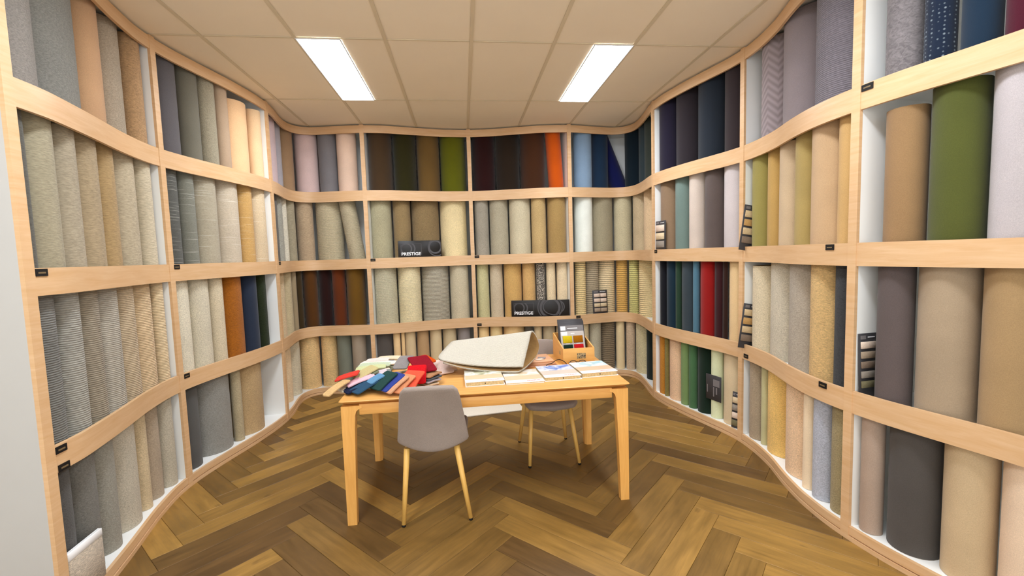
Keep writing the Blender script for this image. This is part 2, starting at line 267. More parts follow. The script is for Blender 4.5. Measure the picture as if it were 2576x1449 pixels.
(6,2): [(2.056,4.326,0.049,(30,30,40),'plush',None,0,(0.004,0.004,0.007)),(2.112,4.192,0.094,(25,60,76),'plush',None,0,(0.003,0.018,0.033)),(2.076,4.061,0.035,(45,70,50),'plush',None,0,(0.017,0.044,0.021)),(2.148,3.958,0.089,(60,70,76),'plush',None,0,(0.03,0.043,0.052)),(2.124,3.825,0.034,(76,110,126),'plush',None,0,(0.072,0.167,0.23)),(2.207,3.727,0.092,(190,32,22),'plush',None,0,(0.26,0.005,0.003)),(2.205,3.574,0.052,(76,32,36),'plush',None,0,(0.033,0.005,0.006)),(2.2,3.494,0.025,(60,36,26),'plush',None,0,(0.025,0.008,0.004)),(2.287,3.407,0.096,(220,186,137),'plush',None,0,(0.703,0.491,0.251))],
(6,3): [(2.071,4.341,0.066,(180,121,44),'loop',None,0,(0.514,0.209,0.02)),(2.043,4.248,0.028,(110,96,52),'loop',None,0,(0.222,0.175,0.048)),(2.128,4.146,0.103,(205,166,132),'loop',None,0,(0.779,0.51,0.31)),(2.113,3.982,0.058,(106,126,78),'plush',None,0,(0.174,0.265,0.094)),(2.126,3.875,0.048,(66,96,62),'plush',None,0,(0.06,0.143,0.056)),(2.191,3.757,0.084,(26,46,32),'plush',None,0,(0.004,0.016,0.007)),(2.204,3.609,0.059,(190,190,152),'plush',None,0,(0.68,0.717,0.449)),(2.294,3.46,0.113,(190,166,132),'plush',None,0,(0.644,0.503,0.31))],
(7,0): [(2.34,3.02,0.147,(152,137,137),'herring',None,0,(0.286,0.234,0.239)),(2.304,2.683,0.189,(146,132,132),'plush',None,0,(0.224,0.183,0.186)),(2.208,2.299,0.19,(142,133,138),'rib',None,0,(0.168,0.148,0.164))],
(7,1): [(2.291,3.132,0.095,(166,151,84),'plush',None,0,(0.279,0.232,0.064)),(2.266,2.954,0.079,(210,167,98),'plush',None,0,(0.457,0.281,0.085)),(2.253,2.753,0.12,(220,190,152),'plush',None,0,(0.524,0.385,0.236)),(2.164,2.55,0.088,(195,167,103),'plush',None,0,(0.374,0.269,0.092)),(2.139,2.345,0.116,(225,186,142),'plush',None,0,(0.508,0.337,0.185)),(2.085,2.161,0.074,(225,180,117),'plush',None,0,(0.517,0.318,0.12))],
(7,2): [(2.306,3.114,0.11,(215,196,162),'loop',0.62,0,(0.668,0.561,0.376)),(2.307,2.858,0.142,(200,186,162),'loop',None,0,(0.564,0.497,0.374)),(2.227,2.573,0.143,(176,161,142),'loop',None,0,(0.408,0.348,0.271)),(2.131,2.339,0.107,(215,176,118),'shag',None,0,(0.688,0.453,0.19)),(2.085,2.162,0.074,(72,72,72),'shag',None,0,(0.04,0.041,0.043))],
(7,3): [(2.277,3.148,0.08,(152,132,107),'loop',None,0,(0.392,0.302,0.199)),(2.237,3.032,0.034,(170,160,117),'plush',None,0,(0.508,0.472,0.252)),(2.297,2.874,0.134,(215,171,98),'loop',None,0,(0.82,0.525,0.16)),(2.235,2.575,0.156,(225,190,152),'loop',None,0,(0.82,0.561,0.342)),(2.085,2.419,0.043,(230,206,172),'plush',None,0,(0.82,0.64,0.428)),(2.086,2.307,0.067,(190,176,166),'loop',None,0,(0.464,0.48,0.542)),(2.086,2.162,0.075,(200,171,123),'loop',None,0,(0.335,0.266,0.135))],
(8,0): [(2.112,1.928,0.08,(167,152,152),'mottle',None,0,(0.172,0.153,0.154)),(2.125,1.786,0.061,(36,56,88),'dots',None,0,(0.006,0.013,0.031)),(2.166,1.66,0.069,(36,71,97),'motif',None,0,(0.006,0.02,0.041)),(2.19,1.532,0.06,(120,26,56),'plush',None,0,(0.06,0.003,0.013))],
(8,1): [(2.121,1.913,0.087,(185,146,102),'plush',0.62,0,(0.286,0.17,0.077)),(2.179,1.733,0.1,(106,111,52),'plush',0.67,0,(0.072,0.081,0.015)),(2.228,1.539,0.098,(226,216,216),'plush',None,0,(0.465,0.42,0.42))],
(8,2): [(2.11,1.93,0.079,(106,93,89),'plush',None,0,(0.106,0.081,0.076)),(2.188,1.752,0.114,(185,161,132),'plush',None,0,(0.368,0.277,0.182)),(2.228,1.541,0.099,(185,151,107),'plush',None,0,(0.361,0.235,0.112))],
(8,3): [(2.074,1.991,0.056,(165,141,122),'plush',None,0,(0.396,0.29,0.219)),(2.159,1.846,0.109,(86,79,73),'plush',None,0,(0.077,0.067,0.059)),(2.198,1.643,0.096,(200,171,132),'plush',None,0,(0.553,0.408,0.24)),(2.243,1.456,0.095,(205,176,147),'plush',None,0,(0.758,0.573,0.407))],
}
SWATCHES = [('tan', (200, 165, 115), (-0.838, 2.653, 0.775), (-0.749, 2.815, 0.82), 0.06),
 ('coral red', (205, 62, 50), (-0.834, 2.865, 0.815), (-0.693, 2.874, 0.85), 0.11),
 ('olive beige', (190, 175, 125), (-0.722, 2.886, 0.81), (-0.606, 2.966, 0.86), 0.12),
 ('sage grey', (120, 125, 100), (-0.699, 2.888, 0.8), (-0.59, 2.939, 0.845), 0.11),
 ('pale lilac', (205, 190, 195), (-0.679, 2.901, 0.795), (-0.526, 2.931, 0.835), 0.11),
 ('pink', (225, 180, 190), (-0.75, 2.796, 0.79), (-0.591, 2.858, 0.83), 0.1),
 ('cream', (215, 205, 180), (-0.789, 2.771, 0.765), (-0.703, 2.833, 0.78), 0.09),
 ('dark navy', (28, 34, 58), (-0.749, 2.728, 0.768), (-0.593, 2.826, 0.815), 0.11),
 ('denim blue', (45, 75, 100), (-0.687, 2.686, 0.775), (-0.545, 2.818, 0.83), 0.11),
 ('light blue', (95, 140, 175), (-0.608, 2.75, 0.81), (-0.53, 2.804, 0.845), 0.08),
 ('dark teal green', (38, 66, 62), (-0.566, 2.696, 0.785), (-0.467, 2.793, 0.86), 0.12),
 ('royal blue', (52, 66, 135), (-0.523, 2.678, 0.78), (-0.415, 2.77, 0.855), 0.12),
 ('tan rose', (200, 150, 115), (-0.493, 2.652, 0.775), (-0.388, 2.739, 0.85), 0.12),
 ('peach', (205, 135, 95), (-0.444, 2.641, 0.775), (-0.355, 2.746, 0.85), 0.12),
 ('coral orange', (220, 85, 60), (-0.381, 2.657, 0.785), (-0.319, 2.796, 0.858), 0.13),
 ('bright red', (195, 20, 28), (-0.32, 2.742, 0.79), (-0.323, 2.884, 0.872), 0.12),
 ('maroon', (130, 18, 32), (-0.259, 2.854, 0.835), (-0.346, 3.083, 0.885), 0.14),
 ('burnt orange', (195, 72, 12), (-0.25, 3.065, 0.84), (-0.337, 3.155, 0.87), 0.11),
 ('mid grey', (135, 128, 125), (-0.45, 2.961, 0.835), (-0.417, 3.141, 0.88), 0.1),
 ('ivory', (215, 200, 170), (-0.69, 3.483, 0.8), (-0.497, 3.451, 0.8), 0.1),
 ('blush white', (225, 205, 195), (-0.763, 3.409, 0.8), (-0.591, 3.397, 0.805), 0.1),
 ('off-white', (228, 218, 205), (-0.783, 3.346, 0.8), (-0.522, 3.303, 0.8), 0.1),
 ('pale green', (185, 195, 165), (-0.784, 3.271, 0.8), (-0.555, 3.254, 0.8), 0.1),
 ('pale sage', (195, 200, 150), (-0.771, 3.116, 0.81), (-0.57, 3.144, 0.815), 0.1),
 ('brown tan', (165, 120, 85), (-0.282, 2.799, 0.815), (-0.206, 2.918, 0.815), 0.11),
 ('slate', (85, 88, 92), (-0.283, 2.796, 0.8), (-0.201, 2.895, 0.8), 0.11),
 ('lilac grey', (165, 155, 160), (-0.283, 2.792, 0.785), (-0.2, 2.867, 0.785), 0.11),
 ('beige', (210, 185, 155), (-0.284, 2.796, 0.768), (-0.206, 2.848, 0.768), 0.11),
 ('pale pink', (232, 205, 192), (-0.145, 3.043, 0.765), (-0.229, 3.197, 0.82), 0.13),
 ('peach cream', (240, 205, 175), (-0.126, 3.105, 0.765), (-0.192, 3.261, 0.812), 0.13)]
# ------------------------------------------------------------------ plan curve of the shelf fronts
CURVE = [(-1.79,1.75),(-1.78,2.03),(-1.785,2.2),(-1.85,2.5),(-1.94,2.85),(-1.985,3.1),(-1.99,3.26),(-1.965,3.45),(-1.91,3.7),(-1.85,3.95),(-1.80,4.25),(-1.785,4.48),(-1.80,4.7),(-1.84,4.92),(-1.855,5.08),(-1.84,5.2),(-1.78,5.29),(-1.66,5.325),(-1.39,5.27),(-1.08,5.23),(-.82,5.25),(-.52,5.33),(-.2,5.41),(.12,5.43),(.39,5.39),(.71,5.30),(.98,5.235),(1.30,5.21),(1.62,5.28),(1.86,5.33),(2.0,5.30),(2.075,5.18),(2.07,5.0),(2.04,4.8),(2.0,4.6),(1.975,4.43),(1.985,4.2),(2.04,3.9),(2.10,3.66),(2.16,3.43),(2.185,3.25),(2.17,3.05),(2.13,2.84),(2.05,2.6),(2.0,2.4),(1.98,2.2),(1.985,2.05),(2.01,1.87),(2.06,1.68),(2.11,1.5),(2.15,1.3),(2.18,1.1),(2.185,.88),(2.17,.7)]
def dense_curve(C, n=3000):
    C = np.array(C, float)
    s = np.r_[0, np.cumsum(np.linalg.norm(np.diff(C, axis=0), axis=1))]
    t = np.linspace(0, s[-1], n); D = np.stack([np.interp(t, s, C[:, k]) for k in range(2)], 1)
    sg = .055/(s[-1]/n); k = np.arange(-int(4*sg), int(4*sg)+1); g = np.exp(-k**2/(2*sg*sg)); g /= g.sum()
    P = np.pad(D, ((len(k)//2,)*2, (0, 0)), mode='reflect', reflect_type='odd')
    D = np.stack([np.convolve(P[:, i], g, 'valid') for i in range(2)], 1)
    return D, np.r_[0, np.cumsum(np.linalg.norm(np.diff(D, axis=0), axis=1))]
CD, CS = dense_curve(CURVE)
def at(s):
    f = lambda q: np.array([np.interp(q, CS, CD[:, 0]), np.interp(q, CS, CD[:, 1])])
    t = f(s+.01)-f(s-.01); t /= np.linalg.norm(t)
    return f(s), t, np.array([-t[1], t[0]])          # point, tangent, outward normal
def s_of(P): return float(CS[np.argmin(((CD-np.array(P))**2).sum(1))])
POSTS = [s_of(q) for q in [(-1.765,2.03),(-1.99,3.26),(-1.785,4.5),(-1.08,5.23),(.12,5.43),(1.30,5.21),(1.975,4.43),(2.185,3.26),(1.985,2.06),(2.185,.9)]]
DEPTH = .47
SHELF_TOP = [2.355, 1.58, .81, .075]      # top row first
LIP_H = [.118, .118, .118, .045]
BOARD_TOP = [2.317, 1.542, .772, .075]    # the boards lie below the lips' upper edge
def sweep(name, s0, s1, d0, d1, z0, z1, step=.03):
    n = max(3, int((s1-s0)/step)); V = []; Fc = []
    for i in range(n+1):
        q, t, nn = at(s0+(s1-s0)*i/n)
        a, b = q+nn*d0, q+nn*d1
        V += [(a[0], a[1], z0), (b[0], b[1], z0), (b[0], b[1], z1), (a[0], a[1], z1)]
    for i in range(n):
        for k in range(4):
            Fc.append((4*i+k, 4*i+(k+1) % 4, 4*i+4+(k+1) % 4, 4*i+4+k))
    Fc += [(3, 2, 1, 0), (4*n, 4*n+1, 4*n+2, 4*n+3)]
    me = mesh_of(name, V, Fc, True)
    bm = bmesh.new(); bm.from_mesh(me); bmesh.ops.recalc_face_normals(bm, faces=bm.faces); bm.to_mesh(me); bm.free()
    try: me.set_sharp_from_angle(angle=math.radians(40))
    except Exception: pass
    return me
def panel(name, s, thick, d0, d1, z0, z1, shift=0.):
    q, t, n = at(s); V = []
    for z in (z0, z1):
        for d, e in ((d0, -1), (d0, 1), (d1, 1), (d1, -1)):
            P = q+n*d+t*(e*thick/2+shift); V.append((P[0], P[1], z))
    me = mesh_of(name, V, BOXF)
    bm = bmesh.new(); bm.from_mesh(me); bmesh.ops.recalc_face_normals(bm, faces=bm.faces); bm.to_mesh(me); bm.free()
    return me

# ------------------------------------------------------------------ setting
X0, X1, Y0, Y1 = -2.55, 2.75, -1.0, 6.0
floor = link('floor', box_me('floor', X0-.1, X1+.1, Y0-.1, Y1+.1, -.08, -.012), plain('floor_base', (60, 45, 28), .8, .2), None); tag(floor, 'dark herringbone wood plank floor of the carpet showroom', 'floor', kind='structure')
def plank_material():
    t = NT('plank_oak'); c = t.coord(); oi = t.n('ObjectInfo')
    comb = t.n('CombineXYZ'); t.l(t.math('MULTIPLY', oi.outputs['Random'], 61.), comb.inputs[0]); t.l(t.math('MULTIPLY', oi.outputs['Random'], 23.), comb.inputs[1])
    ad = t.n('VectorMath', operation='ADD'); t.l(c, ad.inputs[0]); t.l(comb.outputs[0], ad.inputs[1])
    def sc(x, y, z):
        mp = t.t.nodes.new('ShaderNodeMapping'); mp.inputs['Scale'].default_value = (x, y, z); t.l(ad.outputs[0], mp.inputs[0]); return mp.outputs[0]
    g = t.noise(sc(2.2, 26, 10), 1.5, 6, .62, .5); g2 = t.noise(sc(2, 5, 4), 1.6, 3, .55, .4)
    cr = t.n('ValToRGB'); e = cr.color_ramp.elements
    e[0].position, e[0].color = 0, (*lin((96, 70, 37)), 1); e[1].position, e[1].color = 1, (*lin((168, 128, 63)), 1)
    m = e.new(.35); m.color = (*lin((115, 86, 42)), 1); m = e.new(.7); m.color = (*lin((136, 103, 50)), 1)
    t.l(oi.outputs['Random'], cr.inputs[0])
    hs = t.n('HueSaturation'); t.l(cr.outputs[0], hs.inputs['Color'])
    t.l(t.math('MULTIPLY', t.maprange(g, .78, 1.2, .3, .7), t.maprange(g2, .82, 1.18, .3, .7)), hs.inputs['Value'])
    knot = t.maprange(t.noise(sc(5, 14, 5), 1.0, 2), 0, .6, .70, .80)
    t.base(t.mix(knot, hs.outputs[0], lin((70, 48, 22)))); t.rough(.42, .35)
    t.l(t.maprange(g, .34, .55, .3, .7), t.b.inputs['Roughness']); t.bump(g, .12, .001)
    return t.m
PL, PW = .615*math.sqrt(2), .205/math.sqrt(2)
PLANKM = plank_material()
gap = .0007
pm = mesh_of('plank', [(-PL/2+gap,-PW/2+gap,-.012),(PL/2-gap,-PW/2+gap,-.012),(PL/2-gap,PW/2-gap,-.012),(-PL/2+gap,PW/2-gap,-.012),
     (-PL/2+gap,-PW/2+gap,-.0012),(PL/2-gap,-PW/2+gap,-.0012),(PL/2-gap,PW/2-gap,-.0012),(-PL/2+gap,PW/2-gap,-.0012),
     (-PL/2+.0025,-PW/2+.0025,0),(PL/2-.0025,-PW/2+.0025,0),(PL/2-.0025,PW/2-.0025,0),(-PL/2+.0025,PW/2-.0025,0)],
     [(3,2,1,0),(0,1,5,4),(1,2,6,5),(2,3,7,6),(3,0,4,7),(4,5,9,8),(5,6,10,9),(6,7,11,10),(7,4,8,11),(8,9,10,11)])
pm.materials.append(PLANKM)
planks = []
for k in range(-4, 5):
    for i in range(-40, 60):
        for typ in 'HV':
            if typ == 'H': u, v = i*PW+PL/2, i*PW+PW/2
            else: u, v = i*PW+PL+PW/2, (i+1)*PW-PL/2
            u += k*PL; v -= k*PL
            x, y = (u-v)/math.sqrt(2)-.397, (u+v)/math.sqrt(2)+.098
            if X0-.1 < x < X1+.1 and Y0 < y < 5.85: planks.append((x, y, math.pi/4 if typ == 'H' else -math.pi/4))
planks.sort(key=lambda q: (q[1] < .55, q[0] < -2.25 or q[0] > 2.4 or q[1] > 5.6, q[1]))
near = [q for q in planks if q[1] >= .55][:295]
for x, y, a in near: link('plank', pm, None, floor, (x, y, 0), (0, 0, a))
V, Fc = [], []
for x, y, a in [q for q in planks if q not in near]:
    ca, sa = math.cos(a), math.sin(a); b = len(V)
    for vv in pm.vertices: V.append((x+vv.co.x*ca-vv.co.y*sa, y+vv.co.x*sa+vv.co.y*ca, vv.co.z))
    Fc += [tuple(b+q for q in f.vertices) for f in pm.polygons]
if V: tag(link('distant_planks', mesh_of('distant_planks', V, Fc), PLANKM, floor), kind='stuff')

ceiling = link('ceiling', box_me('ceiling', X0-.1, X1+.1, Y0-.1, Y1+.1, CEIL+.03, CEIL+.08), WALLP); tag(ceiling, 'suspended tile ceiling with slim metal grid', 'ceiling', kind='structure')
TX, TY = -1.68, 3.26                           # a corner of the tile grid
LIGHT_SPOTS = [(TX+.6, TY, 0), (TX+3.0, TY, 1)]  # tile corner, which half of the tile
LIGHTS = []
for r in (0, -2.4):
    LIGHTS += [(TX+.6, TX+.9, TY+r), (TX+2.7, TX+3.0, TY+r)]
i0, i1 = math.floor((X0-TX)/.6), math.ceil((X1-TX)/.6); j0, j1 = math.floor((Y0-TY)/1.2), math.ceil((Y1-TY)/1.2)
full = box_me('ceiling_tile', 0, .6, 0, 1.2, 0, .02); half = box_me('ceiling_tile_half', 0, .3, 0, 1.2, 0, .02)
full.materials.append(CEILM); half.materials.append(CEILM)
for i in range(i0, i1):
    for j in range(j0, j1):
        x, y = TX+.6*i, TY+1.2*j
        hit = [l for l in LIGHTS if abs(l[2]-y) < .01 and x-.01 <= l[0] < x+.59]
        if hit: link('ceiling_tile', half, None, ceiling, (x+.3 if abs(hit[0][0]-x) < .01 else x, y, CEIL+.006))
        else: link('ceiling_tile', full, None, ceiling, (x, y, CEIL+.006))
run = box_me('grid_runner', -.012, .012, Y0, Y1, 0, .004); run.materials.append(GRIDM)
crs = box_me('cross_tee', X0, X1, -.007, .007, .001, .004); crs.materials.append(GRIDM)
for i in range(i0+1, i1): link('grid_runner', run, None, ceiling, (TX+.6*i, 0, CEIL))
for j in range(j0+1, j1): link('cross_tee', crs, None, ceiling, (0, TY+1.2*j, CEIL))
tag(link('wall_back', box_me('wall_back', X0-.1, X1+.1, Y1, Y1+.1, 0, CEIL+.08), WALLP), 'white wall behind the back shelving', 'wall', kind='structure')
tag(link('wall_left', box_me('wall_left', X0-.1, X0, Y0, Y1, 0, CEIL+.08), WALLP), 'white wall behind the left shelving', 'wall', kind='structure')
tag(link('wall_right', box_me('wall_right', X1, X1+.1, Y0, Y1, 0, CEIL+.08), WALLP), 'white wall behind the right shelving', 'wall', kind='structure')

# ceiling LED panels
em = NT('led_diffuser'); em.base((.9, .9, .9)); em.b.inputs['Emission Color'].default_value = (*PANEL_COLOR, 1); em.b.inputs['Emission Strength'].default_value = PANEL_STRENGTH
FRAME = plain('light_frame_white', (235, 238, 240), .4, .4, .01)
names = ['long white LED ceiling panel over the left of the table, left one in view', 'long white LED ceiling panel over the right of the table, right one in view',
 'LED ceiling panel nearer the room front, left row', 'LED ceiling panel nearer the room front, right row']
for (xa, xb, y), lb in zip(LIGHTS, names):
    t = thing('ceiling_light', lb, 'ceiling light', ((xa+xb)/2, y+.6, CEIL), 0, 'LED ceiling panels')
    link('diffuser', box_me('diffuser', -.142, .142, -.592, .592, -.001, .002), em.m, t)
    for nm, a in (('x', 0), ('y', 1)):
        for s in (-1, 1):
            if a == 0: link('frame_bar', box_me('frame_bar', s*.150-.008 if s > 0 else -.150, s*.150 if s > 0 else -.142, -.6, .6, -.004, .004), FRAME, t)
            else: link('frame_bar', box_me('frame_bar', -.142, .142, .592 if s > 0 else -.6, .6 if s > 0 else -.592, -.004, .004), FRAME, t)

# ------------------------------------------------------------------ shelving bays
ORD = ['first','second','third','fourth','fifth','sixth','seventh','eighth','ninth']
ROWN = ['top row','second row from top','third row from top','bottom row']
BAYL = ['first curved maple shelving bay from left, beside the white end panel', 'second curved maple shelving bay from left, with ochre and navy rolls',
 'third maple shelving bay from left, curving round the left corner', 'fourth maple shelving bay from left, on back wall with olive rolls',
 'fifth maple shelving bay from left, on back wall with orange roll', 'sixth maple shelving bay from left, curving round the right corner',
 'seventh maple shelving bay from left, with bright red roll', 'eighth maple shelving bay from left, with golden beige rolls',
 'ninth maple shelving bay, nearest on the right, with wide rolls']
TAGS = {(0,1):[(.050,1.562)], (1,1):[(.047,1.562)], (2,1):[(.053,1.562)], (3,1):[(.05,1.562)], (4,1):[(.05,1.562)], (4,2):[(.05,.722)], (5,2):[(.075,.79)],
        (6,1):[(.069,1.562)], (7,1):[(1.088,1.562)], (7,2):[(.074,.724),(1.06,.79)], (8,0):[(.055,2.337)], (0,2):[(.050,.79),(.055,.708)], (1,2):[(.051,.79)]}
POST_T = .046
for b in range(9):
    s0, s1 = POSTS[b]+POST_T/2, POSTS[b+1]-POST_T/2
    q = at((s0+s1)/2)[0]
    bay = thing('shelving_bay', BAYL[b], 'shelving', (0, 0, 0), 0, 'curved shelving bays')
    link('back_panel', sweep('back_panel', s0-.02, s1+.02, DEPTH, DEPTH+.012, .0, CEIL-.004), WHITE, bay)
    for r in range(4):
        zt = SHELF_TOP[r]
        sh = link('shelf', sweep('shelf', s0, s1, .018, DEPTH, BOARD_TOP[r]-.025, BOARD_TOP[r]-.001), WHITE, bay)
        link('lip', sweep('lip', s0, s1, 0, .018, zt-LIP_H[r], zt), MAPLE, sh)
        for so, z in TAGS.get((b, r), []):
            tg = link('label_clip', sweep('label_clip', POSTS[b]+so-.028, POSTS[b]+so+.028, -.004, -.0003, z-.017, z+.014), RUBBER, sh)
            link('label_clip_strip', sweep('label_clip_strip', POSTS[b]+so-.017, POSTS[b]+so+.017, -.0052, -.0041, z-.006, z+.001), plain('clip_print', (120, 100, 70), .5), sh)
    link('top_panel', sweep('top_panel', s0, s1, .018, DEPTH, CEIL-.03, CEIL-.012), WHITE, bay)
    link('top_fascia', sweep('top_fascia', s0, s1, 0, .018, 2.995, CEIL-.012), MAPLE, bay)
    link('plinth', sweep('plinth', s0, s1, -.004, .016, .0005, .024), MAPLE, bay)
    link('plinth_recess', sweep('plinth_recess', s0, s1, .012, .03, .024, .05), MAPLE, bay)
    ups = [(POSTS[b], POST_T, 0.)] if b else [(POSTS[0], .046, -.004)]
    if b == 8: ups.append((POSTS[9], POST_T, 0.))
    for s, th, sh_ in ups:
        u = link('upright', panel('upright', s, th, .014, DEPTH+.06 if s == POSTS[0] else DEPTH, .0005, CEIL-.006, sh_), ENDPANEL if s == POSTS[0] else WHITE, bay)
        link('edge_band', panel('edge_band', s, th, -.004, .014, .0005, CEIL-.004, sh_), MAPLE, u)

# white end panel left of the first bay closes the gap to the left wall
q, t, n = at(POSTS[0])
tag(link('trim_1', box_me('trim_1', X0, -1.775-DEPTH-.05, 1.99, 2.05, 0, CEIL-.006), WALLP), 'white wall return beside the first shelving bay', 'wall', kind='structure')

# ------------------------------------------------------------------ carpet rolls
def color_name(c):
    r, g, b = [v/255 for v in c]; mx, mn = max(r, g, b), min(r, g, b); sat = (mx-mn)/mx if mx else 0
    import colorsys
    h = colorsys.rgb_to_hsv(r, g, b)[0]*360
    if sat < .13: return 'near-black' if mx < .16 else 'charcoal grey' if mx < .36 else 'dark grey' if mx < .48 else 'mid grey' if mx < .62 else 'light grey' if mx < .78 else 'off-white'
    if h < 12 or h > 335: 
        return 'dark maroon' if mx < .35 else 'bright red' if sat > .6 and mx > .6 else 'maroon' if sat > .5 else 'dusty brown' if mx < .6 else 'pale pink'
    if h < 50:
        if sat > .85 and mx > .75: return 'bright orange'
        if sat > .7: return 'golden ochre' if mx > .55 else 'deep brown'
        if mx < .38: return 'dark brown'
        if mx < .55: return 'grey-brown' if sat < .3 else 'olive brown' if h > 36 else 'brown'
        if mx < .70: return 'stone grey' if sat < .2 else 'taupe' if sat < .35 else 'tan'
        if mx < .82: return 'oatmeal' if sat < .28 else 'beige' if sat < .42 else 'golden tan'
        return 'cream' if sat < .3 else 'warm beige' if sat < .45 else 'golden beige'
    if h < 75: return 'olive green' if mx < .62 else 'pale olive'
    if h < 170: return 'dark green' if mx < .35 else 'green' if mx < .55 else 'sage green'
    if h < 250: return 'deep navy' if mx < .3 else 'slate blue' if mx < .45 else 'pale blue'
    return 'dark purple' if mx < .4 else 'mauve grey'
TEX = dict(plush='smooth', loop='looped', shag='shaggy', heather='heathered', rib='fine-ribbed', ribbed='ribbed', stripe='striped', slub='slubbed', herring='chevron-patterned', mottle='mottled', dots='dotted', motif='gold-flecked', speckle='black-and-white speckled')
def roll_mesh(r, h):
    th = min(.011, r*.22); turns = 1.45; n = 30; N = int(n*turns)
    pit = th*1.25
    out, inn = [], []
    a0 = math.pi*.5
    for i in range(N+1):
        f = i/n; a = a0+2*math.pi*f
        ro = r-max(0, f-.0)*pit if f > 1 else r-f*pit*.9
        ro = r-pit*f
        out.append((ro*math.cos(a), ro*math.sin(a))); inn.append(((ro-th)*math.cos(a), (ro-th)*math.sin(a)))
    ring = out+inn[::-1]; m = len(ring); V = [(x, y, 0) for x, y in ring]+[(x, y, h) for x, y in ring]; Fc = []; mi = []
    for k in range(m):
        Fc.append((k, (k+1) % m, m+(k+1) % m, m+k)); mi.append(0 if k <= N else 1)
    for i in range(N):
        Fc.append((i, 2*N+1-i, 2*N-i, i+1)); mi.append(1); Fc.append((m+i, m+i+1, m+2*N-i, m+2*N+1-i)); mi.append(1)
    me = mesh_of('carpet_roll', V, Fc)
    for p, q in zip(me.polygons, mi): p.material_index = q; p.use_smooth = True
    bm = bmesh.new(); bm.from_mesh(me); bmesh.ops.recalc_face_normals(bm, faces=bm.faces); bm.to_mesh(me); bm.free()
    try: me.set_sharp_from_angle(angle=math.radians(40))
    except Exception: pass
    return me
for (bi, ri), lst in ROLLS.items():
    for k, (x, y, r, rgb, kind, hh, lean, alb) in enumerate(lst):
        h = (hh or random.uniform(.675, .695))+SHELF_TOP[ri]-BOARD_TOP[ri]
        h = min(h, (CEIL-.03 if ri == 0 else BOARD_TOP[ri-1]-.025)-BOARD_TOP[ri]-.006)
        o = link('carpet_roll', roll_mesh(r, h), [CARPET[kind], BACKING])
        o.location = (x, y, BOARD_TOP[ri]+.001)
        d = math.atan2(-y, -x)      # seam turned to the wall
        o.rotation_euler = (0, 0, d+math.pi*.5+random.uniform(-.3, .3))
        if lean:
            qs = at(s_of((x, y)))[2]; ax = Vector((qs[0], qs[1], 0)).normalized()
            o.rotation_euler = (Matrix.Rotation(math.radians(lean), 3, ax) @ Matrix.Rotation(d+math.pi*.5, 3, 'Z')).to_euler()
            tn = at(s_of((x, y)))[1]; sh = math.sin(math.radians(-lean))*h/2
            o.location += Vector((tn[0]*sh, tn[1]*sh, r*abs(math.sin(math.radians(lean)))))
        o.color = (*alb, 1)
        st = 'leaning ' if lean else ''
        tag(o, f"{st}{'' if kind == 'speckle' else color_name(rgb)+' '}{TEX[kind]} carpet roll, {ORD[k]} from left, {ROWN[ri]}, {ORD[bi]} bay", 'carpet roll', 'carpet rolls standing on the shelves')

# ------------------------------------------------------------------ table
TXa, TXb, TYa, TYb, TZ = -.752, 1.003, 2.585, 3.49, .755
tb = thing('oak_table', 'light oak dining table with tapered legs covered in samples', 'table', ((TXa+TXb)/2, (TYa+TYb)/2, 0))
hx, hy = (TXb-TXa)/2, (TYb-TYa)/2
def tabletop():
    V = []; rings = [(TZ-.026, .035), (TZ-.008, .004), (TZ-.003, 0), (TZ, .003)]
    for z, ins in rings:
        rr = .018; a, b = hx-ins, hy-ins
        for cx, cy, a0 in ((a-rr, b-rr, 0), (-a+rr, b-rr, 90), (-a+rr, -b+rr, 180), (a-rr, -b+rr, 270)):
            for k in range(5):
                t = math.radians(a0+k*22.5); V.append((cx+rr*math.cos(t), cy+rr*math.sin(t), z))
    m = 20; Fc = []
    for i in range(len(rings)-1):
        for k in range(m): Fc.append((i*m+k, i*m+(k+1) % m, (i+1)*m+(k+1) % m, (i+1)*m+k))
    Fc += [tuple(range(m-1, -1, -1)), tuple(range((len(rings)-1)*m, len(rings)*m))]
    return mesh_of('tabletop', V, Fc)
link('tabletop', tabletop(), OAK, tb)
def leg_mesh(sx, sy):
    # tapers on its two inner faces; rounded bracket at the top runs into the aprons
    prof = [(.0, .054), (.30, .062), (.58, .073), (.665, .078), (.690, .086), (.702, .100), (.708, .118), (.722, .118)]
    V = []; Fc = []
    ox, oy = sx*(hx-.012), sy*(hy-.012)
    for z, w_ in prof:
        w2 = min(w_, .082)
        c = [(ox, oy), (ox-sx*w_, oy), (ox-sx*w_, oy-sy*.05), (ox-sx*.05, oy-sy*w_), (ox, oy-sy*w_)]
        if z < .66: c[2] = (ox-sx*w_, oy-sy*w_*.72); c[3] = (ox-sx*w_*.72, oy-sy*w_)
        V += [(x, y, z) for x, y in c]
    n = 5
    for i in range(len(prof)-1):
        for k in range(n): Fc.append((i*n+k, i*n+(k+1) % n, (i+1)*n+(k+1) % n, (i+1)*n+k))
    Fc += [tuple(range(n)), tuple(range((len(prof)-1)*n, len(prof)*n))]
    me = mesh_of('leg', V, Fc)
    bm = bmesh.new(); bm.from_mesh(me); bmesh.ops.recalc_face_normals(bm, faces=bm.faces); bm.to_mesh(me); bm.free()
    return me
for sx in (-1, 1):
    for sy in (-1, 1): link('leg', leg_mesh(sx, sy), OAKLEG, tb)
for sy in (-1, 1):
    link('apron', box_me('apron', -hx+.115, hx-.115, sy*(hy-.014) if sy < 0 else hy-.038, -hy+.038 if sy < 0 else hy-.014, .668, .730, .002), OAK, tb)
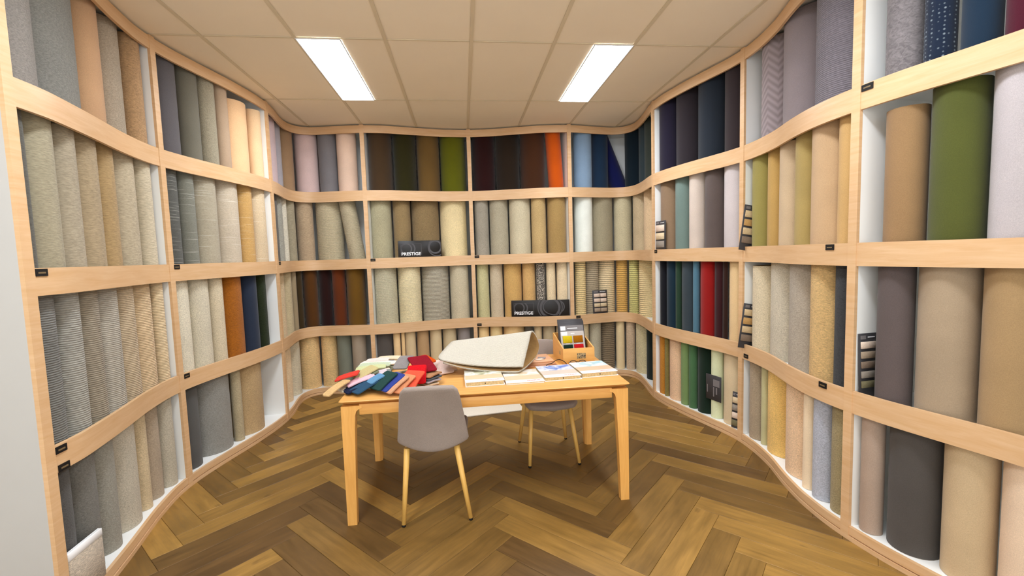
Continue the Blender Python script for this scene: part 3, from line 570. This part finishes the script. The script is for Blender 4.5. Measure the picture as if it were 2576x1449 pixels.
for sx in (-1, 1):
    link('apron', box_me('apron', -hx+.014 if sx < 0 else hx-.038, -hx+.038 if sx < 0 else hx-.014, -hy+.115, hy-.115, .668, .730, .002), OAK, tb)

# ------------------------------------------------------------------ chairs
def uphol():
    t = NT('grey_upholstery'); c = t.coord(); wv = t.noise(c, 380, 2); big = t.noise(c, 6, 2)
    hs = t.n('HueSaturation'); hs.inputs['Color'].default_value = (*lin((150, 136, 126)), 1)
    t.l(t.math('MULTIPLY', t.maprange(wv, .85, 1.12, .3, .7), t.maprange(big, .95, 1.05, .3, .7)), hs.inputs['Value']); t.base(hs.outputs[0]); t.rough(.85, .25); t.bump(wv, .25, .0015)
    t.b.inputs['Sheen Weight'].default_value = .2
    return t.m
UPHOL = uphol()
def pad(name, rows, thick, nu=14):
    """rows: (centre xyz, half width, bow vector, normal): lofted cushion with rounded rim"""
    V = []; Fc = []; nv = len(rows)
    for c, hw, bow, nrm in rows:
        for i in range(nu+1):
            f = -1+2*i/nu
            P = Vector(c)+Vector((hw*f, 0, 0))+Vector(bow)*(f*f)
            V.append(P)
    for j in range(nv-1):
        for i in range(nu): Fc.append((j*(nu+1)+i, j*(nu+1)+i+1, (j+1)*(nu+1)+i+1, (j+1)*(nu+1)+i))
    me = mesh_of(name, V, Fc, True)
    return me
def finish_pad(o, thick):
    m = o.modifiers.new('solid', 'SOLIDIFY'); m.thickness = thick; m.offset = 0
    b = o.modifiers.new('bev', 'BEVEL'); b.width = thick*.42; b.segments = 3; b.limit_method = 'ANGLE'; b.angle_limit = math.radians(40)
    for p in o.data.polygons: p.use_smooth = True
def chair(label, loc, rotz, feet, tops, seat_z=.455):
    """local: +y is the way the sitter faces, origin on the floor at seat centre"""
    t = thing('upholstered_chair', label, 'chair', loc, rotz, 'grey upholstered chairs')
    rows = []
    for j in range(15):          # backrest, bottom to top
        f = j/14; z = seat_z-.030+f*.425
        y = -.190-.03*f-.085*f*f
        hw = .212-.050*f**1.15
        if f < .10: hw -= .016*((.10-f)/.10)**2
        if f > .86: hw -= .022*((f-.86)/.14)**2.5
        rows.append(((0, y, z), hw, (0, .045*(1-.45*f), .050*(1-f)**4-.010*f**8), None))
    bk = link('backrest', pad('backrest', rows, .04), UPHOL, t); finish_pad(bk, .036)
    rows = []
    for j in range(13):          # seat, back to front
        f = j/12; y = -.165+f*.405
        z = seat_z+.004-.012*math.sin(f*math.pi)-.0*f
        if f > .85: z -= .03*((f-.85)/.15)**2
        hw = .125+.072*math.sin(min(1, f/.55)*math.pi/2)
        if f > .88: hw -= .03*((f-.88)/.12)**2
        rows.append(((0, y, z), hw, (0, 0, .018), None))
    st = link('seat', pad('seat', rows, .04), UPHOL, t); finish_pad(st, .045)
    for ft, tp in zip(feet, tops):
        lg = link('leg', tube('leg', tp, (ft[0], ft[1], .012), .0185, .0125), BEECH, t)
        d = Vector(ft)-Vector(tp)
        link('foot_glide', tube('foot_glide', (ft[0], ft[1], .012), (ft[0], ft[1], 0.0005), .0115, .0115, 12), RUBBER, lg)
    link('seat_underframe', box_me('seat_underframe', -.14, .14, -.13, .16, seat_z-.034, seat_z-.022, .003), RUBBER, t)
    return t
cx, cy = -.213, 2.765
chair('grey chair with pale wooden legs in front of the table, seen from behind', (cx, cy, 0), math.radians(-2),
      [(-.185, -.235, 0), (.207, -.215, 0), (-.239, .177, 0), (.161, .191, 0)],
      [(-.160, -.150, .437), (.135, -.150, .437), (-.194, .114, .437), (.103, .123, .437)])
cx, cy = .612, 3.345
chair('grey chair with pale wooden legs tucked in behind the table', (cx, cy, 0), math.pi,
      [(.18, .225, 0), (-.192, .24, 0), (.199, -.229, 0), (-.195, -.221, 0)],
      [(.145, .14, .437), (-.145, .14, .437), (.145, -.14, .437), (-.145, -.14, .437)])

# ------------------------------------------------------------------ folded carpet sample on the table
def folded():
    L = [[-.164,3.0,.854],[-.137,3.08,.858],[-.083,3.18,.884],[-.045,3.27,.904],[-.068,3.29,.926],[-.102,3.26,.942],[-.167,3.16,.899],[-.196,3.06,.877],[-.172,3.01,.868]]
    Mm = [[.066,2.96,.798],[.139,3.05,.815],[.233,3.16,.856],[.263,3.25,.901],[.243,3.25,.944],[.197,3.21,.973],[.146,3.11,.916],[.092,3.02,.853],[.067,2.97,.826]]
    Rr = [[.347,2.92,.779],[.407,2.99,.79],[.497,3.11,.829],[.536,3.19,.886],[.52,3.19,.959],[.478,3.14,1.011],[.44,3.06,.939],[.397,2.97,.848],[.379,2.93,.809]]
    def cr(P, t):
        n = len(P)-1; i = min(int(t*n), n-1); f = t*n-i
        p0, p1, p2, p3 = [np.array(P[max(0, min(n, i+k))]) for k in (-1, 0, 1, 2)]
        return .5*((2*p1)+(-p0+p2)*f+(2*p0-5*p1+4*p2-p3)*f*f+(-p0+3*p1-3*p2+p3)*f**3)
    NU, NV = 22, 48; V = []; Fc = []
    for j in range(NV+1):
        a, m, b = cr(L, j/NV), cr(Mm, j/NV), cr(Rr, j/NV)
        for i in range(NU+1):
            u = i/NU
            V.append(a*(2*(u-.5)*(u-1))+m*(-4*u*(u-1))+b*(2*u*(u-.5)))
    for j in range(NV):
        for i in range(NU): Fc.append((j*(NU+1)+i, j*(NU+1)+i+1, (j+1)*(NU+1)+i+1, (j+1)*(NU+1)+i))
    return mesh_of('folded_carpet_sample', V, Fc, True)
def folded_mat():
    t = NT('cream_rib_carpet'); c = t.coord(); sep = t.n('SeparateXYZ'); t.l(c, sep.inputs[0])
    z = t.math('ADD', t.math('MULTIPLY', sep.outputs['Z'], .8), t.math('MULTIPLY', sep.outputs['Y'], .55))
    z = t.math('ADD', z, t.math('MULTIPLY', sep.outputs['X'], -.08))
    z = t.math('ADD', z, t.math('MULTIPLY', t.noise(c, 25, 2), .004))
    r = t.math('ADD', t.math('MULTIPLY', t.math('SINE', t.math('MULTIPLY', z, 2*math.pi/.0085)), .5), .5); n = t.noise(c, 220, 2)
    hs = t.n('HueSaturation'); hs.inputs['Color'].default_value = (*lin((200, 193, 178)), 1)
    t.l(t.math('MULTIPLY', t.maprange(r, .86, 1.04), t.maprange(n, .88, 1.08, .3, .7)), hs.inputs['Value']); t.base(hs.outputs[0]); t.rough(.95, .1); t.bump(r, .6, .003)
    return t.m
fo = link('folded_carpet_sample', folded(), [folded_mat(), plain('brown_backing', (150, 116, 72), .95, .1, .1, 60, .3)])
fo.data.flip_normals(); tag(fo, 'large cream ribbed carpet sample folded over on the table', 'carpet sample')
sm = fo.modifiers.new('solid', 'SOLIDIFY'); sm.thickness = .012; sm.offset = 0; sm.material_offset = 1; sm.material_offset_rim = 0

# ------------------------------------------------------------------ sample books on the table
def cover_mat(name, band, blob):
    t = NT(name); c = t.coord('Object'); sep = t.n('SeparateXYZ'); t.l(c, sep.inputs[0]); y = sep.outputs['Y']; x = sep.outputs['X']
    n = t.noise(c, 14, 3, .6, .8)
    pic = t.mix(t.maprange(n, 0, 1, .38, .62), lin((244, 240, 232)), lin(blob))
    col = t.mix(t.math('GREATER_THAN', y, .155), lin(band), pic)
    col = t.mix(t.math('LESS_THAN', y, .055), col, lin((246, 246, 247)))
    tx = t.math('MULTIPLY', t.math('MULTIPLY', t.math('GREATER_THAN', x, .135), t.math('LESS_THAN', x, .222)), t.math('MULTIPLY', t.math('GREATER_THAN', y, .022), t.math('LESS_THAN', y, .036)))
    tx = t.math('MULTIPLY', tx, t.math('GREATER_THAN', t.noise(c, 180, 1), .42))
    t.base(t.mix(tx, col, lin((222, 130, 120)))); t.rough(.35, .4)
    return t.m
PAGES = plain('sample_pages', (214, 190, 142), .7, .2, .2, 90)
def book(label, x, y, rz, w_, d_, th, z0, band, blob):
    t = thing('sample_book', label, 'book', (x, y, z0), rz, 'flooring sample books on the table')
    if th > .014:
        link('back_cover', box_me('back_cover', -.002, w_+.003, -.006, d_, 0, .003), WHITEP, t)
        k = 5; zz = .0034; dz = (th-.0075)/k
        for q in range(k): link('sample_sheet', box_me('sample_sheet', .004+.001*(q % 2), w_-.004-.002*(q % 3), .001+.0015*(q % 2), d_-.004, zz+q*dz, zz+(q+.86)*dz), PAGES, t)
        link('clasp', tube('clasp', (w_*.5, -.003, th*.55), (w_*.5, .006, th*.55), .0035, .0035, 10), RUBBER, t)
    else:
        link('back_cover', box_me('back_cover', 0, w_, 0, d_, 0, .003), WHITEP, t)
        link('sample_sheet', box_me('sample_sheet', .003, w_-.003, .002, d_-.003, .0031, th-.0031), PAGES, t)
    link('front_cover', box_me('front_cover', 0, w_, 0, d_, th-.003, th), cover_mat('cover_print', band, blob), t)
ZT = TZ+.0005
book('thick sample book with white cover under the folded carpet, leftmost', -.013, 2.722, math.radians(2), .245, .30, .030, ZT, (214, 190, 152), (160, 160, 120))
book('thin sample book with tan and white cover, second from left', .241, 2.712, math.radians(1), .243, .30, .012, ZT, (216, 192, 156), (222, 200, 166))
book('sample book with blue strip on its cover, third from left', .493, 2.735, math.radians(3), .243, .29, .026, ZT, (206, 192, 178), (90, 130, 200))
book('sample book with pale blue corner, nearest the right table edge', .746, 2.765, math.radians(4), .246, .29, .030, ZT, (212, 182, 150), (160, 200, 210))

# flat sample boards behind the folded carpet
for k, (x, y, w_, d_, rz, z, c, lb) in enumerate([(.36, 3.10, .30, .17, 3, 0, (214, 150, 110), 'orange wood-look sample board, lowest of the stack behind the books'),
        (.37, 3.13, .28, .20, -2, .0065, (200, 140, 96), 'brown wood-look sample board in the middle of the stack'),
        (.40, 3.17, .25, .24, 4, .013, (232, 176, 134), 'pale wood-look sample board on top of the stack beside the box')]):
    t = link('sample_board', box_me('sample_board', 0, w_, 0, d_, 0, .006, .001, 1), wood('board_wood', c, tuple(int(v*.9) for v in c), .4, (4, 40, 40), 1.)); t.location = (x, y, ZT+z); t.rotation_euler = (0, 0, math.radians(rz))
    tag(t, lb, 'sample board', 'flat sample boards on the table')
# small pale chips lying on the boards
for k, (x, y, rz, c, lb) in enumerate([(.505, 3.24, 20, (225, 205, 185), 'small cream sample chip lying on the boards'), (.53, 3.285, -15, (150, 140, 138), 'small grey sample chip lying on the boards')]):
    t = link('sample_chip', box_me('sample_chip', -.03, .03, -.02, .02, 0, .006, .0015, 1), swatch_mat('chip', c)); t.location = (x+.04, y, ZT+.0195); t.rotation_euler = (0, 0, math.radians(rz)); tag(t, lb, 'sample chip', 'sample chips')

# black cord
def arc(cx, cy, rx, h, z0, n=18, a0=0, a1=math.pi, rot=0):
    P = []
    for i in range(n+1):
        a = a0+(a1-a0)*i/n; x, y = rx*math.cos(a), .0; P.append((cx+x*math.cos(rot), cy+x*math.sin(rot), z0+h*math.sin(a)))
    return P
cordpts = [(.56,3.045,ZT+.024),(.585,3.08,ZT+.0245)]+[(.61+.02*i, 3.09+.006*i, ZT+.0245+.022*math.sin(i/5*math.pi)) for i in range(6)]+[(.725,3.085,ZT+.006)]
co = link('black_cord', path_tube('black_cord', cordpts, .0026), RUBBER); tag(co, 'thin black cord arching between books and sample box', 'cord')
gl = thing('eyeglasses', 'dark framed eyeglasses lying in front of the sample box', 'glasses', (.80, 3.085, ZT))
for k, dx in enumerate((-.034, .034)):
    ring = [(dx+.027*math.cos(a), .010*0, .020+.0175*math.sin(a)) for a in [2*math.pi*i/22 for i in range(23)]]
    link('rim', path_tube('rim', ring, .0024), RUBBER, gl)
    me = mesh_of('lens', [(dx+.026*math.cos(2*math.pi*i/20), s*.0006, .020+.0165*math.sin(2*math.pi*i/20)) for s in (-1, 1) for i in range(20)], [tuple(range(20)), tuple(range(39, 19, -1))]+[(i, (i+1) % 20, 20+(i+1) % 20, 20+i) for i in range(20)])
    gm = NT('lens_glass'); gm.base((.9, .85, .75)); gm.rough(.05); gm.b.inputs['Transmission Weight'].default_value = .9
    link('lens', me, gm.m, gl)
    link('temple', path_tube('temple', [(dx*1.85, 0, .024), (dx*1.85, .018, .022), (dx*.9+.0, .028, .012)], .0018), RUBBER, gl)
link('bridge', path_tube('bridge', [(-.008, 0, .024), (0, 0, .028), (.008, 0, .024)], .002), RUBBER, gl)

# ------------------------------------------------------------------ wooden sample box with display cards
BXW = wood('box_ply', (232, 176, 98), (220, 160, 84), .45, (4, 4, 40), 1.2)
bx = thing('sample_box', 'open plywood box of sample cards on the table right', 'box', (.703, 3.128, ZT), math.radians(1))
W_, D_, zf, zb, th = .238, .335, .116, .180, .009
link('base', box_me('base', th, W_-th, th, D_-th, 0, .006), BXW, bx)
link('front_panel', box_me('front_panel', 0, W_, 0, th, 0, zf), BXW, bx)
link('back_panel', box_me('back_panel', 0, W_, D_-th, D_, 0, zb), BXW, bx)
for xa in (0, W_-th):
    link('side_panel', mesh_of('side_panel', [(xa,th,0),(xa+th,th,0),(xa+th,D_-th,0),(xa,D_-th,0),(xa,th,zf),(xa+th,th,zf),(xa+th,D_-th,zb),(xa,D_-th,zb)], BOXF), BXW, bx)
def photo_mat():
    t = NT('box_label_print'); n = t.noise(t.coord(), 60, 3, .6, 1.); cr = t.n('ValToRGB'); e = cr.color_ramp.elements
    e[0].position, e[0].color = .4, (*lin((45, 38, 30)), 1); e[1].position, e[1].color = .6, (*lin((190, 160, 110)), 1); t.l(n, cr.inputs[0]); t.base(cr.outputs[0]); t.rough(.4); return t.m
link('label_sticker', box_me('label_sticker', .105, .170, -.001, 0, .038, .078), photo_mat(), bx)
link('label_sticker', box_me('label_sticker', -.001, 0, .085, .12, .055, .082), photo_mat(), bx)
def disp_card(label, loc, rz, tilt, w_, h_, layout, foot=0.):
    """upright sample card: charcoal board with header marks and rows of carpet chips; local x along width, z up, faces -y"""
    t = thing('sample_card', label, 'sample card', loc, 0, 'carpet sample cards')
    t.rotation_euler = (Matrix.Rotation(rz, 3, 'Z') @ Matrix.Rotation(tilt, 3, 'X')).to_euler()
    link('board', box_me('board', -w_/2, w_/2, 0, .006, -foot, h_, .0012, 1), DARKCARD, t)
    for kind, x0, x1, z0, z1, m in layout:
        pr = {'chip': .007, 'logo': .0016, 'print': .0012, 'plate': .001}[kind]
        nm = {'chip': 'carpet_chip', 'logo': 'logo', 'print': 'printed_line', 'plate': 'header_plate'}[kind]
        off = 0 if kind == 'plate' else .001
        link(nm, box_me(nm, x0, x1, -pr-off, -off+.0005 if kind != 'plate' else 0, z0, z1, .0018 if kind == 'chip' else 0, 1), m, t)
    return t
bxo = Vector((.703, 3.128, ZT))
chipM = {k: swatch_mat('chip_'+k, c) for k, c in dict(yellow=(196, 172, 30), rust=(150, 92, 12), green=(22, 44, 34), red=(176, 26, 32), cream=(218, 196, 160), sand=(205, 180, 140), tan=(190, 150, 95), stone=(170, 150, 128), blush=(226, 204, 184), taupe=(130, 112, 96), moss=(120, 112, 84), grey=(150, 140, 128)).items()}
cw, ch = .196, .275
lay = [('plate', -.092, .092, .222, .264, GREYCARD), ('plate', -.092, .092, .006, .219, LIGHTCARD),
       ('logo', -.088, -.050, .226, .258, WHITEP), ('print', -.080, -.058, .234, .250, DARKCARD), ('print', -.035, .045, .238, .244, WHITEP),
       ('logo', -.086, -.040, .187, .216, WHITEP), ('print', -.075, -.052, .195, .206, GREYCARD), ('print', -.012, .018, .198, .203, WHITEP),
       ('chip', -.078, -.006, .128, .182, chipM['yellow']), ('chip', .004, .078, .128, .182, chipM['rust']), ('print', -.060, -.025, .120, .124, WHITEP), ('print', .025, .055, .120, .124, WHITEP),
       ('chip', -.078, -.006, .062, .115, chipM['green']), ('chip', .004, .078, .062, .115, chipM['red'])]
disp_card('grey sample card with yellow, rust, green and red carpet chips in the box', bxo+Vector((.113, .098, .009)), math.radians(1), math.radians(-20), cw, ch, lay)
for k, lb in enumerate(['charcoal sample card directly behind the coloured chips in the box', 'charcoal sample card in the middle of the box', 'charcoal sample card second from the back of the box', 'charcoal sample card rearmost in the box']):
    disp_card(lb, bxo+Vector((.113+.002*(k % 2), .117+.018*k, .009)), math.radians(1), math.radians(-18+1.2*k), cw+.006, ch+.012+.004*k, [('plate', -.094, .094, .02, ch-.012, DARKCARD)])

# ------------------------------------------------------------------ pile of carpet swatches on the table
def slab(name, A, B, w_, th, rgb, label):
    A, B = Vector(A), Vector(B); ax = (B-A); L = ax.length; ax.normalize()
    side = ax.cross(Vector((0, 0, 1))).normalized(); nrm = side.cross(ax).normalized()
    if nrm.z < 0: nrm = -nrm; side = -side
    rr = min(.016, w_*.25); V = []; sag = random.uniform(.002, .009)
    lay_ = [(-th/2, .0022), (-th/2+.002, 0), (th/2-.002, 0), (th/2, .0022)]
    for z, ins in lay_:
        for cx_, cy_, a0 in ((L-rr, w_/2-rr, 0), (rr, w_/2-rr, 90), (rr, -w_/2+rr, 180), (L-rr, -w_/2+rr, 270)):
            for k in range(4):
                a = math.radians(a0+k*30); V.append((cx_+(rr-ins)*math.cos(a), cy_+(rr-ins)*math.sin(a), z))
            q0, q1 = {0: ((L-rr, w_/2), (rr, w_/2)), 90: ((0, w_/2-rr), (0, -w_/2+rr)), 180: ((rr, -w_/2), (L-rr, -w_/2)), 270: ((L, -w_/2+rr), (L, w_/2-rr))}[a0]
            if a0 in (0, 180):
                for f in (.25, .5, .75):
                    y_ = q0[1]+(ins if a0 == 180 else -ins); V.append((q0[0]+(q1[0]-q0[0])*f, y_, z))
    m_ = len(V)//4
    V = [(x_, y_, z_+sag*4*(x_/L)*(1-x_/L)) for x_, y_, z_ in V]
    Fc = [(i_*m_+k, i_*m_+(k+1) % m_, (i_+1)*m_+(k+1) % m_, (i_+1)*m_+k) for i_ in range(3) for k in range(m_)]+[tuple(range(m_-1, -1, -1)), tuple(range(3*m_, 4*m_))]
    me = mesh_of(name, V, Fc)
    o = link(name, me, [swatch_mat('swatch_pile', rgb)]); R3 = Matrix((ax, side, nrm)).transposed()
    if R3.determinant() < 0: R3 = Matrix((ax, -side, nrm)).transposed()
    o.matrix_world = Matrix.Translation(A) @ R3.to_4x4()
    tag(o, label, 'carpet swatch', 'swatches piled on the table')
    return o
for i, (nm, rgb, A, B, w_) in enumerate(SWATCHES):
    flat = abs(A[2]-B[2]) < .006
    where = 'lying flat in the pile on the table left' if flat else 'leaning in the fanned pile on the table left'
    slab('carpet_swatch', A, B, w_, .010, rgb, f'{nm} carpet swatch {where}')
for k, (x, y, rz, c, nm) in enumerate([(-.66, 3.36, 8, (205, 190, 165), 'pale stone'), (-.64, 3.30, -6, (160, 165, 140), 'grey-green'), (-.66, 3.20, 4, (215, 200, 180), 'pale sand'), (-.63, 3.10, -10, (120, 122, 118), 'dull grey'), (-.45, 3.05, 15, (190, 170, 140), 'dull beige'), (-.55, 2.92, 5, (150, 130, 110), 'earth brown'), (-.33, 2.98, -20, (175, 165, 155), 'warm grey'), (-.5, 2.85, 0, (90, 85, 90), 'dark slate')]):
    a = math.radians(rz); 
    for q in range(3):
        dx, dy = .10*math.cos(a+.15*q), .10*math.sin(a+.15*q); z = TZ+.006+.0105*q
        if k >= 4 and q == 2: continue
        slab('carpet_swatch', (x-dx, y-dy, z), (x+dx, y+dy, z), .12, .0098, tuple(max(20, min(240, v+(-14+14*q))) for v in c), f'{nm} carpet swatch, {["lowest", "middle", "upper"][q]} layer beneath the fanned pile')

# ------------------------------------------------------------------ samples on the floor and leaning at the left
fr = link('floor_sample', box_me('floor_sample', 0, .60, 0, .36, .0008, .013, .003, 2), swatch_mat('floor_cream', (232, 222, 204))); fr.location = (-.04, 4.23, 0); fr.rotation_euler = (0, 0, math.radians(7)); tag(fr, 'pale cream carpet sample lying on the floor behind the table', 'carpet sample')
ls = thing('leaning_sample', 'speckled cream carpet sample with white top strip standing in bottom left shelf', 'carpet sample', (-1.8, 2.16, SHELF_TOP[3]+.001))
ls.rotation_euler = (0, 0, math.radians(3))
link('pile', box_me('pile', -.004, .009, -.10, .10, 0, .200, .002, 1), CARPET['shag'], ls).color = (.62, .52, .40, 1)
link('white_strip', box_me('white_strip', -.004, .010, -.10, .10, .2003, .236, .0015, 1), WHITEP, ls)
link('white_backing', box_me('white_backing', -.0085, -.0042, -.10, .10, 0, .236), WHITEP, ls)

# ------------------------------------------------------------------ PRESTIGE display boards
def ring_me(cx, cz, r0, r1, xa, xb, za, zb, y, n=56, sx=1.0):
    """flat ring clipped to the board's face"""
    bm = bmesh.new(); vs = []
    for i in range(n):
        a = 2*math.pi*i/n; vs.append((bm.verts.new((cx+sx*r0*math.cos(a), y, cz+r0*math.sin(a))), bm.verts.new((cx+sx*r1*math.cos(a), y, cz+r1*math.sin(a)))))
    for i in range(n): bm.faces.new((vs[i][0], vs[i][1], vs[(i+1) % n][1], vs[(i+1) % n][0]))
    for co, no in (((xa, 0, 0), (-1, 0, 0)), ((xb, 0, 0), (1, 0, 0)), ((0, 0, za), (0, 0, -1)), ((0, 0, zb), (0, 0, 1))):
        bmesh.ops.bisect_plane(bm, geom=list(bm.verts)+list(bm.edges)+list(bm.faces), plane_co=co, plane_no=no, clear_outer=True)
    todo = set(bm.faces); out = []
    while todo:                                   # each arc left by the clipping is its own piece
        st = [todo.pop()]; isl = list(st)
        while st:
            f = st.pop()
            for e in f.edges:
                for g in e.link_faces:
                    if g in todo: todo.remove(g); st.append(g); isl.append(g)
        V = []; ix = {}; Fc = []
        for f in isl:
            for v in f.verts:
                if v not in ix: ix[v] = len(V); V.append(tuple(v.co))
            Fc.append([ix[v] for v in f.verts])
        me = mesh_of('ring', V, Fc); b2 = bmesh.new(); b2.from_mesh(me)
        r = bmesh.ops.extrude_face_region(b2, geom=list(b2.faces)); bmesh.ops.translate(b2, vec=(0, -.0008, 0), verts=[v for v in r['geom'] if isinstance(v, bmesh.types.BMVert)])
        bmesh.ops.recalc_face_normals(b2, faces=b2.faces); b2.to_mesh(me); b2.free(); out.append(me)
    bm.free(); return out
def text_me(body, size, bold=.0):
    cu = bpy.data.curves.new('lettering', 'FONT'); cu.body = body; cu.size = size; cu.extrude = .0006; cu.offset = bold; cu.space_character = 1.02
    ob = bpy.data.objects.new('tmp_text', cu); COL.objects.link(ob); bpy.context.view_layer.update()
    me = bpy.data.meshes.new_from_object(ob.evaluated_get(bpy.context.evaluated_depsgraph_get())); me.name = 'lettering'
    bpy.data.objects.remove(ob); return me
def prestige(label, P, Q, z0, h_, rings):
    """black display board from P to Q (plan), standing on the shelf"""
    P, Q = Vector((*P, 0)), Vector((*Q, 0)); w_ = (Q-P).length; a = math.atan2(Q.y-P.y, Q.x-P.x)
    t = thing('display_board', label, 'display board', (P.x, P.y, z0), a, 'black PRESTIGE display boards')
    link('board', box_me('board', 0, w_, 0, .012, -.037, h_, .001, 1), BLACKP, t)
    k = h_/.178
    x0, x1, za, zb = .026*k, .252*k, .024*k, .148*k
    for (cx_, cz_, r0, r1, sx) in [(.088*k, .092*k, .048*k, .062*k, 1.), (.105*k, .092*k, .064*k, .078*k, 1.05)]:
        for me in ring_me(cx_, cz_, r0, r1, x0, x1-.02*k, za+.03*k, zb, -.0003, sx=sx): link('ring', me, GREYINK, t)
    for rr in rings:
        for me in ring_me(*rr[:4], .002, w_-.004, .004, h_-.003, -.0003, sx=rr[4]): link('ring', me, GREYINK, t)
    for xa, xb, zz0, zz1 in ((x0, x1, zb-.003, zb), (x0, x0+.003, za, zb), (x1-.004, x1, za, zb)):
        link('logo_frame', box_me('logo_frame', xa, xb, -.0012, 0, zz0, zz1), GREYINK, t)
    tm = text_me('PRESTIGE', .046*k, .0013)
    xs = [v.co.x for v in tm.vertices]; sc_ = (x1-x0-.018*k)/(max(xs)-min(xs))
    lt = link('lettering', tm, WHITEP, t); lt.rotation_euler = (math.pi/2, 0, 0); lt.scale = (sc_, 1.0, 1); lt.location = (x0+.008*k-min(xs)*sc_, -.0012, za-.004*k)
def on_curve(s, d):
    q, t, n = at(s); return (q+n*d)
def shelf_span(sa, sb, d): return on_curve(sa, d), on_curve(sb, d)
sA, sB = s_of((-.745, 5.27)), s_of((-.255, 5.40))
pa, pb = on_curve(sA, .022), on_curve(sB, .022)
prestige('smaller black PRESTIGE board on the fourth bay, second row', pa, pb, SHELF_TOP[1]+.001, .192, [(.435, .115, .064, .084, 1.0), (.455, .11, .098, .11, 1.0)])
sA, sB = s_of((.562, 5.34)), s_of((1.27, 5.21))
pa, pb = on_curve(sA, .030), on_curve(sB, .022)
prestige('longer black PRESTIGE board on the fifth bay, third row', pa, pb, SHELF_TOP[2]+.001, .196, [(.475, .10, .100, .128, 1.0), (.475, .105, .142, .155, 1.0), (.52, .11, .09, .10, 1.35)])

# sample cards standing on the shelves
def strip_layout(w_, h_, rows, split=False):
    L = [('logo', -w_*.40, -w_*.12, h_*.90, h_*.965, GREYCARD), ('print', -w_*.34, -w_*.18, h_*.912, h_*.953, BLACKP), ('print', 0, w_*.38, h_*.925, h_*.94, WHITEP)]
    top = h_*.87; dz = (h_*.87-.006)/len(rows)
    for i, m in enumerate(rows):
        za, zb = top-(i+1)*dz+.012, top-i*dz-.004
        if split: L += [('chip', -w_*.42, -.003, za, zb, chipM[m]), ('chip', .003, w_*.42, za, zb, chipM[m])]
        else: L.append(('chip', -w_*.42, w_*.42, za, zb, chipM[m]))
    return L
def shelf_card(label, s, d, row, w_, h_, rows, yaw=0., tilt=-4., split=False, lift=0., side=False, lean=0.):
    q, t, n = at(s); P = q+n*d; a = math.atan2(-t[1], -t[0])+math.pi   # face into the room
    if side: a = math.atan2(n[1], n[0])          # stands against the upright, facing the room's open end
    t_ = disp_card(label, (P[0], P[1], SHELF_TOP[row]+.002+lift), a+math.radians(yaw), math.radians(tilt), w_, h_, strip_layout(w_, h_, rows, split), SHELF_TOP[row]-BOARD_TOP[row])
    if lean: t_.rotation_euler = (t_.rotation_euler.to_matrix() @ Matrix.Rotation(math.radians(lean), 3, 'Y')).to_euler()
shelf_card('tall sample card with paired beige chips in front of striped rolls', POSTS[5]+.40, .026, 2, .205, .285, ['blush', 'blush', 'cream', 'stone'], 0, -4, True)
shelf_card('sample card with pale chips beside tan roll, seventh bay second row', POSTS[6]+.125, .0195, 1, .20, .285, ['blush', 'cream', 'grey'], 0, -.5)
shelf_card('narrow leaning sample card at the left end of eighth bay, second row', POSTS[7]+.046, .016, 1, .125, .315, ['sand', 'tan', 'sand', 'taupe'], 0, -3, side=True, lean=10, lift=.004)
shelf_card('narrow leaning sample card at the left end of eighth bay, third row', POSTS[7]+.046, .016, 2, .125, .315, ['sand', 'tan', 'sand', 'taupe'], 0, -3, side=True, lean=10, lift=.004)
shelf_card('sample card with beige chips beside taupe roll, ninth bay third row', POSTS[8]+.042, .078, 2, .115, .30, ['blush', 'stone', 'taupe', 'grey', 'moss'], 0, -2.5, side=True)
shelf_card('slim sample card at the right end of seventh bay, bottom row', POSTS[7]-.085, .026, 3, .07, .30, ['cream', 'grey', 'blush', 'moss'], 18, -4)
q, t, n = at(POSTS[6]+.86); P = q-n*.0+n*.03
hb = thing('hanging_card', 'dark grey sample folder held against pale green roll, seventh bay bottom', 'folder', (P[0], P[1], .235))
hb.rotation_euler = (0, 0, math.atan2(-t[1], -t[0])+math.pi)
link('cover', box_me('cover', -.085, .085, 0, .008, 0, .225, .002, 1), DARKCARD, hb)
for xa, xb, za, zb in ((.0, .07, .13, .19), (0, .012, .035, .12), (.03, .045, .06, .12), (-.07, -.06, .06, .13)): link('printed_block', box_me('printed_block', xa, xb, -.001, 0, za, zb), GREYCARD, hb)
